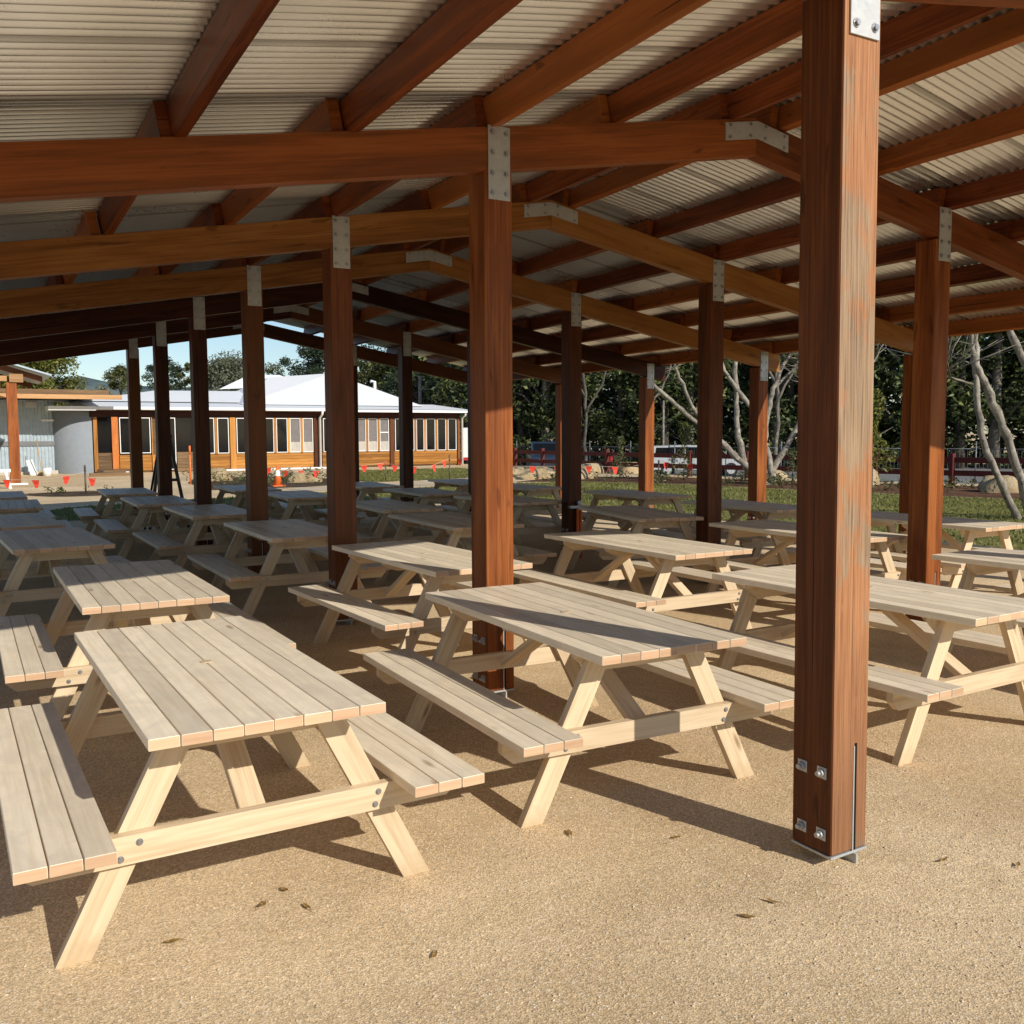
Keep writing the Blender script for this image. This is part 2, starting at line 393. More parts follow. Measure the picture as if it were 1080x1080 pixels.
M['fascia_wood'] = m_redwood('pale_timber_fascia', (.4, .21, .09), (.55, .31, .14), (.62, .38, .2), .3, (.55, .33, .16))
M['brown_wood'] = m_redwood('brown_boarding', (.11, .06, .03), (.2, .12, .06), (.3, .2, .1), .3, (.25, .16, .08))
M['broom'] = m_plain('broom_straw', (.5, .33, .13), .8, .1)

# ------------------------------------------------------------------ camera, light, sky
yaw, pit, rol = .5289, .0822, -.0049
F = Vector((math.sin(yaw) * math.cos(pit), math.cos(yaw) * math.cos(pit), -math.sin(pit)))
Rt = Vector((math.cos(yaw), -math.sin(yaw), 0)); Up = Rt.cross(F)
X2 = Rt * math.cos(rol) + Up * math.sin(rol); U2 = -Rt * math.sin(rol) + Up * math.cos(rol)
cam = bpy.data.cameras.new('camera'); cam.sensor_width = 36; cam.lens = 36 * 1003.56 / 1080; cam.clip_start = .05; cam.clip_end = 4000
co = bpy.data.objects.new('camera', cam); COL.objects.link(co); sc.camera = co
co.matrix_world = Matrix.Translation((0, 0, 1.65)) @ Matrix((X2, U2, -F)).transposed().to_4x4()
SUN_AZ = math.atan2(.28, -.96); SUN_EL = math.radians(29.3)
sd = Vector((math.sin(SUN_AZ) * math.cos(SUN_EL), math.cos(SUN_AZ) * math.cos(SUN_EL), math.sin(SUN_EL)))
sun = bpy.data.lights.new('sun', 'SUN'); sun.energy = 5.0; sun.angle = math.radians(.53); sun.color = (1, .945, .85)
so = bpy.data.objects.new('sun', sun); COL.objects.link(so); so.rotation_euler = (-sd).to_track_quat('-Z', 'Y').to_euler(); so.location = sd * 60
w = bpy.data.worlds.new('World'); sc.world = w; w.use_nodes = True
sky = w.node_tree.nodes.new('ShaderNodeTexSky'); sky.sky_type = 'NISHITA'; sky.sun_disc = False
sky.sun_elevation = SUN_EL; sky.sun_rotation = SUN_AZ; sky.air_density = 1.0; sky.dust_density = .25; sky.ozone_density = 3.0
bg = w.node_tree.nodes['Background']; bg.inputs[1].default_value = .115
w.node_tree.links.new(sky.outputs[0], bg.inputs[0])
sc.view_settings.view_transform = 'Standard'; sc.view_settings.look = 'None'; sc.view_settings.exposure = 0
sc.cycles.max_bounces = 8; sc.cycles.diffuse_bounces = 5; sc.cycles.use_denoising = True

# ------------------------------------------------------------------ ground
LOW = -.5                                                    # the road beyond the garden bed lies half a metre lower
EDGE = [(36, -300), (31.0, -6), (29.6, 8), (28.2, 17), (25.9, 23), (24.4, 28.5), (24.1, 44), (25, 60), (45, 1500)]
g = MB(); g.poly([(-900, -300)] + EDGE + [(-900, 1500)], 0); g.poly([(x + 1.6, y) for x, y in EDGE] + [(1200, 1500), (1200, -300)], LOW)
for (x0, y0), (x1, y1) in zip(EDGE[:-1], EDGE[1:]):
    b = len(g.v); g.v += [Vector((x0, y0, 0)), Vector((x0 + 1.6, y0, LOW)), Vector((x1 + 1.6, y1, LOW)), Vector((x1, y1, 0))]; g.face([b, b + 1, b + 2, b + 3], [(0, 0)] * 4)
g.build('ground', M['sand'], kind='structure')
LAWN = [(12.35, -6), (12.25, 8), (12.4, 14), (12.2, 20.2), (6, 20.4), (1.4, 20.2), (.9, 22.2), (2.2, 24), (5, 25.2), (8, 26), (12, 26.7), (16.3, 27.3), (18.6, 26.7), (20.0, 23.6), (20.9, 19), (21.6, 15.5), (22.6, 12.5), (24, 6), (25.5, -6)]
g = MB(); g.poly(LAWN, .004); g.build('lawn', M['grass'], kind='structure')
LAWN2 = [(12.4, 30.6), (16, 31.5), (19.5, 33.4), (21.2, 36.5), (21, 41.2), (16.2, 41.5), (13.2, 38), (12.1, 34)]
g = MB(); g.poly(LAWN2, .004); g.build('lawn', M['grass'], kind='structure')
g = MB(); g.poly([(9, 27.2), (12, 27.6), (15.5, 28.5), (18.5, 29.8), (21.2, 32.5), (22.4, 38), (21.8, 38.2), (20.4, 33.8), (17.6, 31.5), (14, 30.2), (11, 29.2), (8.6, 28.9)], .006); g.build('footpath', M['path'], kind='structure')
BED = [(18.75, 26.75), (20.15, 23.6), (21.05, 19), (21.75, 15.5), (22.75, 12.5), (24.2, 6), (25.7, -6), (29.5, -6), (28, 8), (26.6, 17), (24.4, 23), (23, 28), (21, 29.4), (18.4, 29.2), (16.5, 28)]
g = MB(); g.poly(BED, .008); g.build('garden_bed', M['mulch'], kind='structure')
g = MB(); g.poly([(6.6, 29.2), (9.5, 29.2), (11.6, 30.3), (12.2, 33), (11.6, 37), (8, 38), (6.9, 34)], .008); g.build('garden_bed', M['dirt'], kind='structure')
g = MB()
mp = [(3.0 + 1.35 * math.cos(a) * (1 + .12 * math.sin(3 * a)), 29.6 + 1.3 * math.sin(a)) for a in [k * PI / 10 for k in range(20)]]
g.poly(mp, .008); g.build('garden_bed', M['dirt'], kind='structure')
g = MB(); g.poly([(x + 1.7, y) for x, y in EDGE[1:8]] + [(33, 62), (64, 26), (62, -6)], LOW + .004); g.build('road', M['asphalt'], kind='structure')

def inside(x, y, P):
    c = False; j = len(P) - 1
    for i in range(len(P)):
        if (P[i][1] > y) != (P[j][1] > y) and x < (P[j][0] - P[i][0]) * (y - P[i][1]) / (P[j][1] - P[i][1]) + P[i][0]: c = not c
        j = i
    return c
rg = random.Random(3)
g = MB()
for P, n in ((LAWN, 26000), (LAWN2, 5000)):
    xs = [p[0] for p in P]; ys = [p[1] for p in P]; k = 0
    while k < n:
        x = rg.uniform(min(xs), max(xs)); y = rg.uniform(max(min(ys), 6), max(ys))
        if not inside(x, y, P): continue
        k += 1; h = rg.uniform(.025, .06) * (1.4 if math.sin(x * 1.7) * math.sin(y * 1.3 + x) > .4 else 1); a = rg.uniform(0, PI); wv = .018
        b = len(g.v); lx, ly = rg.gauss(0, .02), rg.gauss(0, .02)
        g.v += [Vector((x - math.cos(a) * wv, y - math.sin(a) * wv, .003)), Vector((x + math.cos(a) * wv, y + math.sin(a) * wv, .003)), Vector((x + lx, y + ly, h))]
        g.face([b, b + 1, b + 2], [(0, 0), (1, 0), (.5, 1)], 0, rg.random())
g.build('grass_blades', M['blade'], kind='stuff')

# loose stones of the gravel surface in front
g = MB()
for i in range(17000):
    y = 1.0 + 6.2 * rg.random() ** 1.5; x = rg.uniform(-.6, 6.0) if y > 2.2 else rg.uniform(-.4, 4.8)
    r = rg.choice((.0016, .002, .0026, .0034, .0048)) * rg.uniform(.8, 1.3); b = len(g.v); a = rg.uniform(0, PI); e = rg.uniform(.7, 1.6)
    for q in ((1, 0, 0), (0, 1, 0), (-1, 0, 0), (0, -1, 0), (0, 0, .75), (0, 0, -.5)):
        g.v.append(Vector((x + r * (q[0] * e * math.cos(a) - q[1] * math.sin(a)), y + r * (q[0] * e * math.sin(a) + q[1] * math.cos(a)), r * .28 + r * .85 * q[2])))
    t = rg.random(); o = rg.uniform(0, 40)
    for f in ((0, 1, 4), (1, 2, 4), (2, 3, 4), (3, 0, 4), (1, 0, 5), (2, 1, 5), (3, 2, 5), (0, 3, 5)):
        g.face([b + k for k in f], [(o, o), (o + .01, o), (o, o + .01)], 0, t)
g.build('loose_gravel', M['pebble'], kind='stuff')

# ------------------------------------------------------------------ picnic shed
XA, DX1, DX2 = 4.99, 2.105, 5.49
Y1, DY = 5.085, 2.69
FR = [Y1 + .0975 + DY * (n - 1) for n in range(7)]
SL = .18; TH = math.atan(SL); CT = math.cos(TH)
def zr(x): return 3.35 + SL * (DX1 - abs(x - XA))
shed = thing('picnic_shed', 'open picnic shed of red hardwood posts and rafters under a corrugated steel gable roof', 'shed', (XA, Y1, 0))
shed.location = (0, 0, 0)
PS = .195
def head_plate(wd, hg):
    p = MB(); p.box(-wd / 2, wd / 2, -.008, 0, -hg / 2, hg / 2, bev=.001)
    for zz in (-.41, -.14, .14, .41):
        for xx in (-.32, .32):
            p.cyl((xx * wd, -.008, zz * hg), (xx * wd, -.011, zz * hg), .017, 10, 1); p.cyl((xx * wd, -.011, zz * hg), (xx * wd, -.02, zz * hg), .0105, 6, 1)
    return p
hp = None
def make_post(h, front):
    p = MB(); sm = {}
    p.bar((0, 0, .05), (0, 0, h), PS, PS, up=(0, 1, 0), bev=.005, sidemat={'-z': 1})
    return p.build('post', [M['red_post'], front])
post_inner = make_post(zr(XA + DX1) - .125 / CT, M['red_post'])
post_outer = make_post(zr(XA + DX2) - .125 / CT, M['red_post'])
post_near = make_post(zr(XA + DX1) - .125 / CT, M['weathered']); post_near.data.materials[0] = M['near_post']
# fittings shared by every post
fit = []
p = MB(); p.box(-.1, .1, -.1, .1, .038, .048, bev=.001); p.box(.026, .036, -.112, .112, -.02, .038, bev=.001); fit.append(p.build('stirrup', M['galv']))
p = MB(); p.box(.024, .036, -.0995, -.0965, .05, .47, bev=.0005); fit.append(p.build('slot_shade', M['dark']))  # raised dark strip stands in for the shade inside the slot
p = MB(); p.box(.017, .0235, -.1005, -.096, .05, .46, bev=.0005); fit.append(p.build('flitch_plate', M['galv']))
wb = MB(); wb.box(-.004, 0, -.0225, .0225, -.0225, .0225, bev=.001); wb.cyl((-.004, 0, 0), (-.016, 0, 0), .016, 6); wb.cyl((-.016, 0, 0), (-.03, 0, 0), .009, 10)
bolt0 = wb.build('washer_bolt', M['galv'])
plate0 = head_plate(.15, .43).build('head_plate', [M['galv'], M['bolt']])
first = True
def dress(post, zt, bolts):
    global first
    for f in fit:
        c = f if first else f.copy()
        if not first: COL.objects.link(c)
        c.parent = post
    for i, (yy, zz) in enumerate(((-.05, .125), (.045, .125), (-.05, .365), (.045, .365)) if bolts else ()):
        c = bolt0 if first and i == 0 else bolt0.copy()
        if not (first and i == 0): COL.objects.link(c)
        c.parent = post; c.location = (-PS / 2, yy, zz)
    c = plate0 if first else plate0.copy()
    if not first: COL.objects.link(c)
    c.parent = post; c.location = (.005, -PS / 2 - .0005, zt); first = False
used = set()
for n, y in enumerate(FR):
    for k, dx in (('in', -DX1), ('in', DX1), ('out', -DX2), ('out', DX2)):
        src = post_outer if k == 'out' else post_inner
        if n == 0 and dx == -DX1: o = post_near
        elif src.name not in used: o = src; used.add(src.name)
        else: o = src.copy(); COL.objects.link(o)
        o.parent = shed; o.location = (XA + dx, y, 0)
        o.rotation_euler = (0, 0, R.uniform(-.012, .012))
        zt = zr(XA + dx) + .125 / CT - .215 - (.0 if k == 'in' else .02)
        shade_mat = 'near_post' if n == 2 and k == 'in' else 'red' if n > 2 and k == 'in' else None  # inner posts deeper in the shed: their shade is put into darker wood
        if shade_mat:
            for sl in o.material_slots: sl.link = 'OBJECT'; sl.material = M[shade_mat]
        if n == 0 and dx == -DX1: o.rotation_euler = (0, -.011, 0)
        dress(o, zt, n < 4)
# rafters
def rafter(side):
    p = MB(); hb = .125 / CT; xe = DX2 + .33
    if side < 0: pr = [(-xe, zr(XA - xe) - hb), (-.002, zr(XA) - hb), (-.002, zr(XA) + hb), (-xe, zr(XA - xe) + hb)]
    else: pr = [(.002, zr(XA) - hb), (xe, zr(XA + xe) - hb), (xe, zr(XA + xe) + hb), (.002, zr(XA) + hb)]
    p.prism(pr, -.0965, .0035, axis=(1, -side * SL))
    return p.build('rafter', M['red_rafter'])
apm = MB(); aw = .3
pr = [(-aw, -.06 - aw * SL), (0, -.06), (aw, -.06 - aw * SL), (aw, .06 - aw * SL), (0, .06), (-aw, .06 - aw * SL)]
apm.prism(pr, -.008, 0)
for xx in (-.26, -.07, .07, .26):
    for zz in (-.04, .04):
        apm.cyl((xx, -.008, zz - abs(xx) * SL), (xx, -.018, zz - abs(xx) * SL), .011, 6, 1)
ap0 = apm.build('apex_plate', [M['galv'], M['bolt']])
rl, rr = rafter(-1), rafter(1)
for n, y in enumerate(FR):
    for src in (rl, rr, ap0):
        o = src if n == 0 else src.copy()
        if n: COL.objects.link(o)
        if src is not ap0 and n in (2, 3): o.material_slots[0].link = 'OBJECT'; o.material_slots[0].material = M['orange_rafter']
        if src is not ap0 and n > 3: o.material_slots[0].link = 'OBJECT'; o.material_slots[0].material = M['red']  # shade on the far rafters is painted in with darker wood
        o.parent = shed; o.location = (XA, y, 0) if src is not ap0 else (XA, y - .097, zr(XA) + .045)
# purlins, lapped over the rafters: each runs a little askew
PD, PW = .175, .068
YS, YE = 2.03, FR[-1] + .42
def purlin(L):
    p = MB(); p.bar((0, 0, 0), (0, L, 0), PW, PD, bev=.003); return p.build('purlin', M['purlin'])
LAP = .06
pm = {'mid': purlin(DY + 2 * LAP), 'first': purlin(FR[1] + LAP - YS), 'last': purlin(YE - FR[5] + LAP)}
usedp = set()
for sgn in (-1, 1):
    for off in (.24, 1.25, 2.16, 3.07, 3.98, 4.89, 5.72):
        x = XA + sgn * off; z = zr(x) + (.125 + PD / 2 + .001) / CT
        for b in range(6):
            k = 'first' if b == 0 else 'last' if b == 5 else 'mid'
            ya = YS if b == 0 else FR[b] - LAP; yb = YE if b == 5 else FR[b + 1] + LAP
            o = pm[k] if k not in usedp else pm[k].copy()
            if k in usedp: COL.objects.link(o)
            usedp.add(k); o.parent = shed
            dxx = PW + .004; ang = -dxx / (yb - ya - 2 * LAP if 0 < b < 5 else yb - ya)
            j = R.uniform(-.012, .012)
            o.location = (x - dxx / 2 + j, ya, z); o.rotation_euler = (0, -sgn * -TH if False else sgn * TH, ang)
# corrugated roof
def roof_sheet(sgn):
    p = MB(); pitch = .0762; nseg = 8; y = YS - .06; rows = []
    xs = [0.0, 1.5, 3.0, 4.5, 5.95]
    ny = int((YE + .06 - y) / pitch * nseg)
    for i in range(ny + 1):
        yy = y + i * pitch / nseg; dz = .0125 * math.sin(2 * PI * i / nseg); row = []
        for xo in xs:
            x = XA + sgn * xo; row.append(len(p.v)); p.v.append(Vector((x, yy, zr(x) + (.125 + PD + .012 + dz) / CT)))
        rows.append(row)
    for i in range(ny):
        for k in range(len(xs) - 1):
            a = [rows[i][k], rows[i][k + 1], rows[i + 1][k + 1], rows[i + 1][k]]
            uv = [(xs[k], i * pitch / nseg), (xs[k + 1], i * pitch / nseg), (xs[k + 1], (i + 1) * pitch / nseg), (xs[k], (i + 1) * pitch / nseg)]
            if sgn < 0: a = a[::-1]; uv = uv[::-1]
            p.face(a, uv, 0, .5, True)
    return p.build('roof_sheet', M['roof'], shed)
roof_sheet(-1); roof_sheet(1)
p = MB(); hz = zr(XA) + (.125 + PD + .03) / CT
p.prism([(-.16, hz - .16 * SL - .012), (0, hz - .004), (.16, hz - .16 * SL - .012), (.16, hz - .16 * SL - .008), (0, hz + .012), (-.16, hz - .16 * SL - .008)], YS - .06, YE + .06)
o = p.build('ridge_cap', M['galv'], shed); o.location.x = XA

# ------------------------------------------------------------------ picnic tables
def make_table():
    t = thing('picnic_table', '', 'picnic table')
    L, W, zt, th = 1.824, .766, .744, .036
    p = MB(); n = 8; pw = (W - 7 * .0045) / 8
    for i in range(n):
        x = -W / 2 + pw / 2 + i * (pw + .0045); e = R.uniform(-.003, .003)
        p.bar((x, -L / 2 + e, zt - th / 2), (x, L / 2 + e, zt - th / 2), pw, th, bev=.0018, endmat=1)
    top = p.build('tabletop', [M['pine_top'], M['pine_end']], t)
    p = MB(); p.cyl((0, 0, zt + .0005), (0, 0, zt + .004), .023, 20); p.build('hole_plug', M['pine'], top)
    for s in (-1, 1):
        p = MB(); sw = (.274 - 2 * .0045) / 3
        for i in range(3):
            x = s * .619 - .137 + sw / 2 + i * (sw + .0045); e = R.uniform(-.004, .004)
            p.bar((x, -.925 + e, .429 - th / 2), (x, .925 + e, .429 - th / 2), sw, th, bev=.0018, endmat=1)
        p.build('seat', [M['pine_top'], M['pine_end']], t)
    zb = zt - th; LEGT = .038
    for e in (-1, 1):
        yl = e * .675
        for s in (-1, 1):
            p = MB(); dx = .591 - .235; wx = .095 * math.hypot(1, dx / zb) / 2
            p.prism([(s * .591 - wx, 0), (s * .591 + wx, 0), (s * .235 + wx, zb), (s * .235 - wx, zb)], yl - LEGT / 2, yl + LEGT / 2, axis=(-s * dx, zb))
            p.build('leg', M['pine'], t)
        yb = yl + e * (LEGT / 2 + .0195)
        p = MB(); z1 = .429 - th - .001; z0 = z1 - .093
        p.prism([(-.70, z0), (.70, z0), (.75, z0 + .045), (.75, z1), (-.75, z1), (-.75, z0 + .045)], yb - .019, yb + .019)
        cb = p.build('cross_beam', M['pine'], t)
        for s in (-1, 1):
            for a, zz in ((.018, .365), (-.018, .32)):
                xx = .591 - (.591 - .235) * zz / zb; p = MB(); y0 = yb + e * .019
                p.cyl((s * xx + a, y0, zz), (s * xx + a, y0 + e * .002, zz), .0115, 12); p.cyl((s * xx + a, y0 + e * .002, zz), (s * xx + a, y0 + e * .007, zz), .008, 8)
                p.build('bolt', M['bolt'], cb)
        yt = yl - e * (LEGT / 2 + .0195)
        p = MB(); p.prism([(-.27, zb - .094), (.27, zb - .094), (.345, zb - .03), (.345, zb - .001), (-.345, zb - .001), (-.345, zb - .03)], yt - .019, yt + .019)
        p.build('batten', M['pine'], t)
        p = MB(); p.bar((0, e * .09, zb - .05), (0, e * .63, .345), .092, .036, bev=.003); p.build('brace', M['pine'], t)
    p = MB(); p.prism([(-.25, zb - .07), (.25, zb - .07), (.34, zb - .025), (.34, zb - .001), (-.34, zb - .001), (-.34, zb - .025)], -.045, .045); p.build('batten', M['pine'], t)
    return t
TAB = {  # column: [(x, y, turn), ...] from near to far
 0: [(.832, 3.859, .011), (.93, 6.33, -.005), (.70, 9.42, .05), (.52, 11.6, .05), (.585, 14.33, -.03), (.54, 16.76, -.017)],
 1: [(2.645, 3.994, -.034), (3.05, 6.545, .035), (2.755, 9.105, -.011), (2.65, 11.85, -.006), (2.44, 14.1, -.03), (2.405, 16.64, -.045)],
 2: [(4.59, 3.708, .019), (4.95, 6.33, .0), (4.56, 9.08, -.04), (4.8, 11.39, -.05), (4.52, 14.22, -.06), (4.33, 16.52, -.04)],
 3: [(6.62, 3.57, .04), (6.88, 6.32, -.04), (6.79, 8.76, -.24), (6.7, 11.56, .03), (6.47, 13.84, -.06), (6.45, 16.28, -.06)],
 4: [(8.71, 6.34, 0), (8.67, 8.86, -.06), (8.87, 11.48, -.07), (8.47, 14.18, .03), (8.44, 16.29, -.07)]}
COLN = ['leftmost column', 'second column from the left', 'middle column', 'fourth column from the left', 'rightmost column']
ROWN = ['nearest', 'second nearest', 'third nearest', 'fourth nearest', 'fifth nearest', 'farthest']
LAB = {(0, 0): 'sunlit pine picnic table at front left, its whole near end frame in view',
       (0, 1): 'pine picnic table behind the front left one, half its top in roof shadow',
       (1, 0): 'sunlit pine picnic table at front centre with a post shadow across its top',
       (2, 0): 'sunlit pine picnic table just behind the big weathered front post'}
proto = make_table()
for c, rows in TAB.items():
    for r, (x, y, a) in enumerate(rows):
        o = proto if (c, r) == (0, 0) else copy_tree(proto)
        o.location = (x, y, 0); o.rotation_euler = (0, 0, a); o['group'] = 'pine picnic tables in rows under the shed'
        rn = 'farthest' if r == len(rows) - 1 else ROWN[r]
        o['label'] = LAB.get((c, r), 'pine picnic table, %s in the %s of tables' % (rn, COLN[c]))

# ------------------------------------------------------------------ fallen leaves
LV = [(.86, 3.22, 'curled brown leaf, topmost of the trio near the front left table'), (.96, 3.29, 'brown leaf beside the right foot of the front left table'), (.99, 3.13, 'small yellow brown leaf, lowest of the trio near the front left table'),
      (.54, 3.13, 'dry leaf near the left foot of the front left table'), (1.24, 2.62, 'lone brown leaf on bare gravel at bottom centre left'),
      (2.47, 2.91, 'brown leaf lying in line with the near post shadow'), (2.41, 2.32, 'small tan leaf left of the near post base'), (2.26, 2.29, 'dark curled leaf lowest left of the near post'),
      (3.21, 2.22, 'long yellow leaf right of the near post base'), (3.42, 2.05, 'dark leaf at the right edge of the gravel'), (2.12, 3.17, 'tan leaf by the left foot of the front centre table')]
for x, y, lab in LV:
    p = MB(); a = R.uniform(0, 6); L, W = R.uniform(.018, .032), R.uniform(.007, .011); n = 6; cu = R.uniform(.1, .35)
    for i in range(n + 1):
        u = i / n; ww = W * math.sin(PI * min(1, u * .96 + .02)) ** .8
        for k in (-1, 0, 1):
            p.v.append(Vector((math.cos(a) * (u - .5) * 2 * L - math.sin(a) * k * ww, math.sin(a) * (u - .5) * 2 * L + math.cos(a) * k * ww, .006 + cu * L * (2 * u - 1) ** 2 + abs(k) * .35 * ww)))
    for i in range(n):
        for k in (0, 1): q = i * 3 + k; p.face([q, q + 1, q + 4, q + 3], [(0, 0)] * 4, 0, R.random(), True)
    p.tube([(math.cos(a) * -L, math.sin(a) * -L, .006 + cu * L), (math.cos(a) * -L * 1.5, math.sin(a) * -L * 1.5, .004)], [.0012, .0008], 4)
    o = p.build('fallen_leaf', M['leaf_brown'], loc=(x, y, 0)); tag(o, lab, 'leaf', 'dry leaves on the gravel')

# ------------------------------------------------------------------ orange conduits on a post, folding stand
t = thing('conduit_riser', 'pair of orange electrical conduits rising beside a shed post', 'conduit', (7.06, 10.55, 0))
for dx in (.035, .085):
    p = MB(); p.tube([(dx, -.135, 0), (dx, -.135, .66)], [.02, .02], 12); p.build('pipe', M['orange_pvc'], t)
p = MB(); p.box(-.1, .125, -.16, -.1, .66, .70, bev=.003); p.box(.03, .09, -.155, -.105, .70, .76, bev=.003); p.build('clamp', M['bolt'], t)
t = thing('folding_stand', 'black folding A-frame stand straddling a far shed post', 'stand', (3.17, 17.35, 0))
for s in (-1, 1):
    p = MB(); p.bar((s * .33, -.1, 0), (s * .06, 0, 1.62), .05, .06, up=(0, 1, 0)); p.bar((s * .37, .14, 0), (s * .08, .02, 1.62), .035, .04, up=(0, 1, 0)); p.build('leg', M['black'], t)
p = MB(); p.box(-.11, .11, -.03, .05, 1.6, 1.66); p.build('hinge_block', M['black'], t)
p = MB(); p.box(-.2, .2, -.06, -.03, .85, .9); p.build('rung', M['black'], t)

# ------------------------------------------------------------------ cafe building behind (facade on the line y = 45)
cafe = thing('cafe_building', 'long white roofed timber building with a band of windows behind the tables', 'building', (14, 45, 0))
def cp(mb, name, mats, parent=cafe):
    o = mb.build(name, mats); o.parent = parent; o.matrix_parent_inverse = Matrix.Translation(-Vector((14, 45, 0))); return o
FY = 45.0
p = MB(); p.box(5.25, 23.0, FY + .06, 58, 0, 2.76, bev=.001); cp(p, 'wall', M['brown_wood'])
p = MB(); p.box(5.1, 23.1, FY - .03, FY + .055, 2.46, 2.76); cp(p, 'header_board', M['red'])
p = MB(); p.box(10.0, 16.6, FY - .25, FY + .05, -.02, .07); cp(p, 'plinth', M['white'])
def cladding(x0, x1, z0=.08, z1=.78):
    p = MB(); n = 5; h = (z1 - z0) / n
    for i in range(n): p.bar((x0, FY + .02 - (i % 2) * .003, z0 + (i + .5) * h), (x1, FY + .02 - (i % 2) * .003, z0 + (i + .5) * h), .05, h - .006, bev=.004)
    cp(p, 'cladding', M['clad'])
for a, b in ((6.28, 7.62), (7.68, 7.86), (9.9, 11.1), (11.36, 15.12), (15.56, 19.1), (19.36, 22.95)): cladding(a, b)
def cafe_post(x0, x1, mat, z0=0):
    p = MB(); p.box(x0, x1, FY - .09, FY + .03, z0, 2.46); cp(p, 'wall_post', mat)
for x0, x1, m in ((5.24, 5.4, 'clad'), (5.98, 6.24, 'red_post'), (7.64, 7.67, 'clad'), (7.87, 8.1, 'red_post'), (9.55, 9.7, 'clad'), (11.1, 11.36, 'clad'), (15.13, 15.3, 'red'), (19.12, 19.34, 'red'), (22.96, 23.1, 'red')): cafe_post(x0, x1, M[m])
def window(x0, x1, z0=.8, z1=2.44, glass='glass', low=False, bar=False):
    p = MB(); t = .032; x0 += .03; x1 -= .03
    for a, b, c, d in ((x0, x1, z0, z0 + t), (x0, x1, z1 - t, z1)): p.box(a, b, FY - .045, FY + .045, c, d, bev=.002)
    for a, b in ((x0, x0 + t), (x1 - t, x1)): p.box(a, b, FY - .044, FY + .044, z0 + t, z1 - t, bev=.002)
    if bar: p.box(x0 + t, x1 - t, FY - .03, FY + .03, 1.72, 1.77, bev=.002)
    f = cp(p, 'window', M['white'])
    p = MB(); p.box(x0 + t, x1 - t, FY + .0, FY + .02, z0 + t, z1 - t, bev=.001); q = p.build('pane', M[glass], f); q.matrix_parent_inverse = Matrix.Translation(-Vector((14, 45, 0))) @ Matrix.Translation((14, 45, 0))
    if low:
        p = MB(); p.box(x0 + t, x1 - t, FY - .012, FY - .003, z0 + t, z0 + .5, bev=.001); p.build('pane', M['concrete'], f)  # pale sheet over the glass stands in for the lit interior
def door(x0, x1):
    p = MB(); n = 6
    for i in range(n): p.bar((x0, FY + .03, .02 + (i + .5) * .145), (x1, FY + .03, .02 + (i + .5) * .145), .05, .139, bev=.004)
    d = cp(p, 'door', M['brown_wood'])
    p = MB(); p.box(x0, x1, FY + .01, FY + .04, .92, 2.44, bev=.001); p.build('pane', M['glass'], d)
door(5.42, 5.97); door(8.72, 9.53)
window(6.28, 7.62, .86); window(8.2, 8.70, .1)
window(9.9, 10.42); window(10.5, 11.08)
window(11.38, 12.6); window(12.66, 13.2)
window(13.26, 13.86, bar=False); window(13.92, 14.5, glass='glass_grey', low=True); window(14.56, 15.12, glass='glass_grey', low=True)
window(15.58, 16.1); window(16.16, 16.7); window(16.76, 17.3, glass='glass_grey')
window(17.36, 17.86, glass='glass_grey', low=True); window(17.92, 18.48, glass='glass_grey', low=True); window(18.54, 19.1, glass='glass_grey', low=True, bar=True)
window(19.38, 19.9); window(19.96, 20.5); window(20.56, 21.06); window(21.12, 21.7); window(21.76, 22.32); window(22.38, 22.93)
for x in (10.46, 12.63, 13.23, 13.89, 14.53, 16.13, 16.73, 17.33, 17.89, 18.51, 19.93, 20.53, 21.09, 21.73, 22.35):
    p = MB(); p.box(x - .058, x + .058, FY - .07, FY + .03, .79, 2.45); cp(p, 'mullion', M['clad'])
# gutters, downpipes and roofs
p = MB(); p.box(5.0, 16.2, FY - .62, FY - .5, 2.78, 2.9); p.box(16.0, 23.75, FY - .66, FY - .54, 2.74, 2.86); p.box(5.0, 23.7, FY - .5, FY - .03, 2.765, 2.80); cp(p, 'gutter', M['white'])
for x in (15.42, 23.2):
    p = MB(); p.tube([(x, FY - .56, 2.78), (x, FY - .5, 2.62), (x, FY - .13, 2.46), (x, FY - .13, .05)], [.055] * 4, 10); cp(p, 'downpipe', M['white'])
def roof_quad(name, quads, mat=M['white_roof']):
    p = MB()
    for q in quads:
        b = len(p.v); p.v += [Vector(v) for v in q]; p.face(list(range(b, b + len(q))), [(v[0], v[1]) for v in q])
    return cp(p, name, mat)
E0 = 2.91
roof_quad('verandah_roof', [[(5.0, FY - .5, E0), (23.7, FY - .55, E0 - .03), (23.7, 49.5, 3.32), (5.0, 49.5, 3.32)], [(23.7, FY - .55, E0 - .03), (23.7, 58, E0), (23.7, 49.5, 3.32)]])
roof_quad('hip_roof', [[(12.2, 47.0, 3.14), (22.0, 47.0, 3.14), (18.6, 52, 5.1), (15.0, 52, 4.78)], [(22.0, 47, 3.14), (22.0, 58, 3.14), (18.6, 52, 5.1)], [(12.2, 47, 3.14), (15.0, 52, 4.78), (12.2, 58, 3.14)], [(12.2, 58, 3.14), (15, 52, 4.78), (18.6, 52, 5.1), (22, 58, 3.14)]])
roof_quad('hip_roof', [[(5.0, 48.2, 3.26), (13.4, 48.2, 3.26), (13.4, 52, 4.0), (9.1, 52, 3.96)], [(5.0, 48.2, 3.26), (9.1, 52, 3.96), (5.0, 57, 3.26)], [(9.1, 52, 3.96), (13.4, 52, 4.0), (13.4, 57, 3.26), (5.0, 57, 3.26)]])
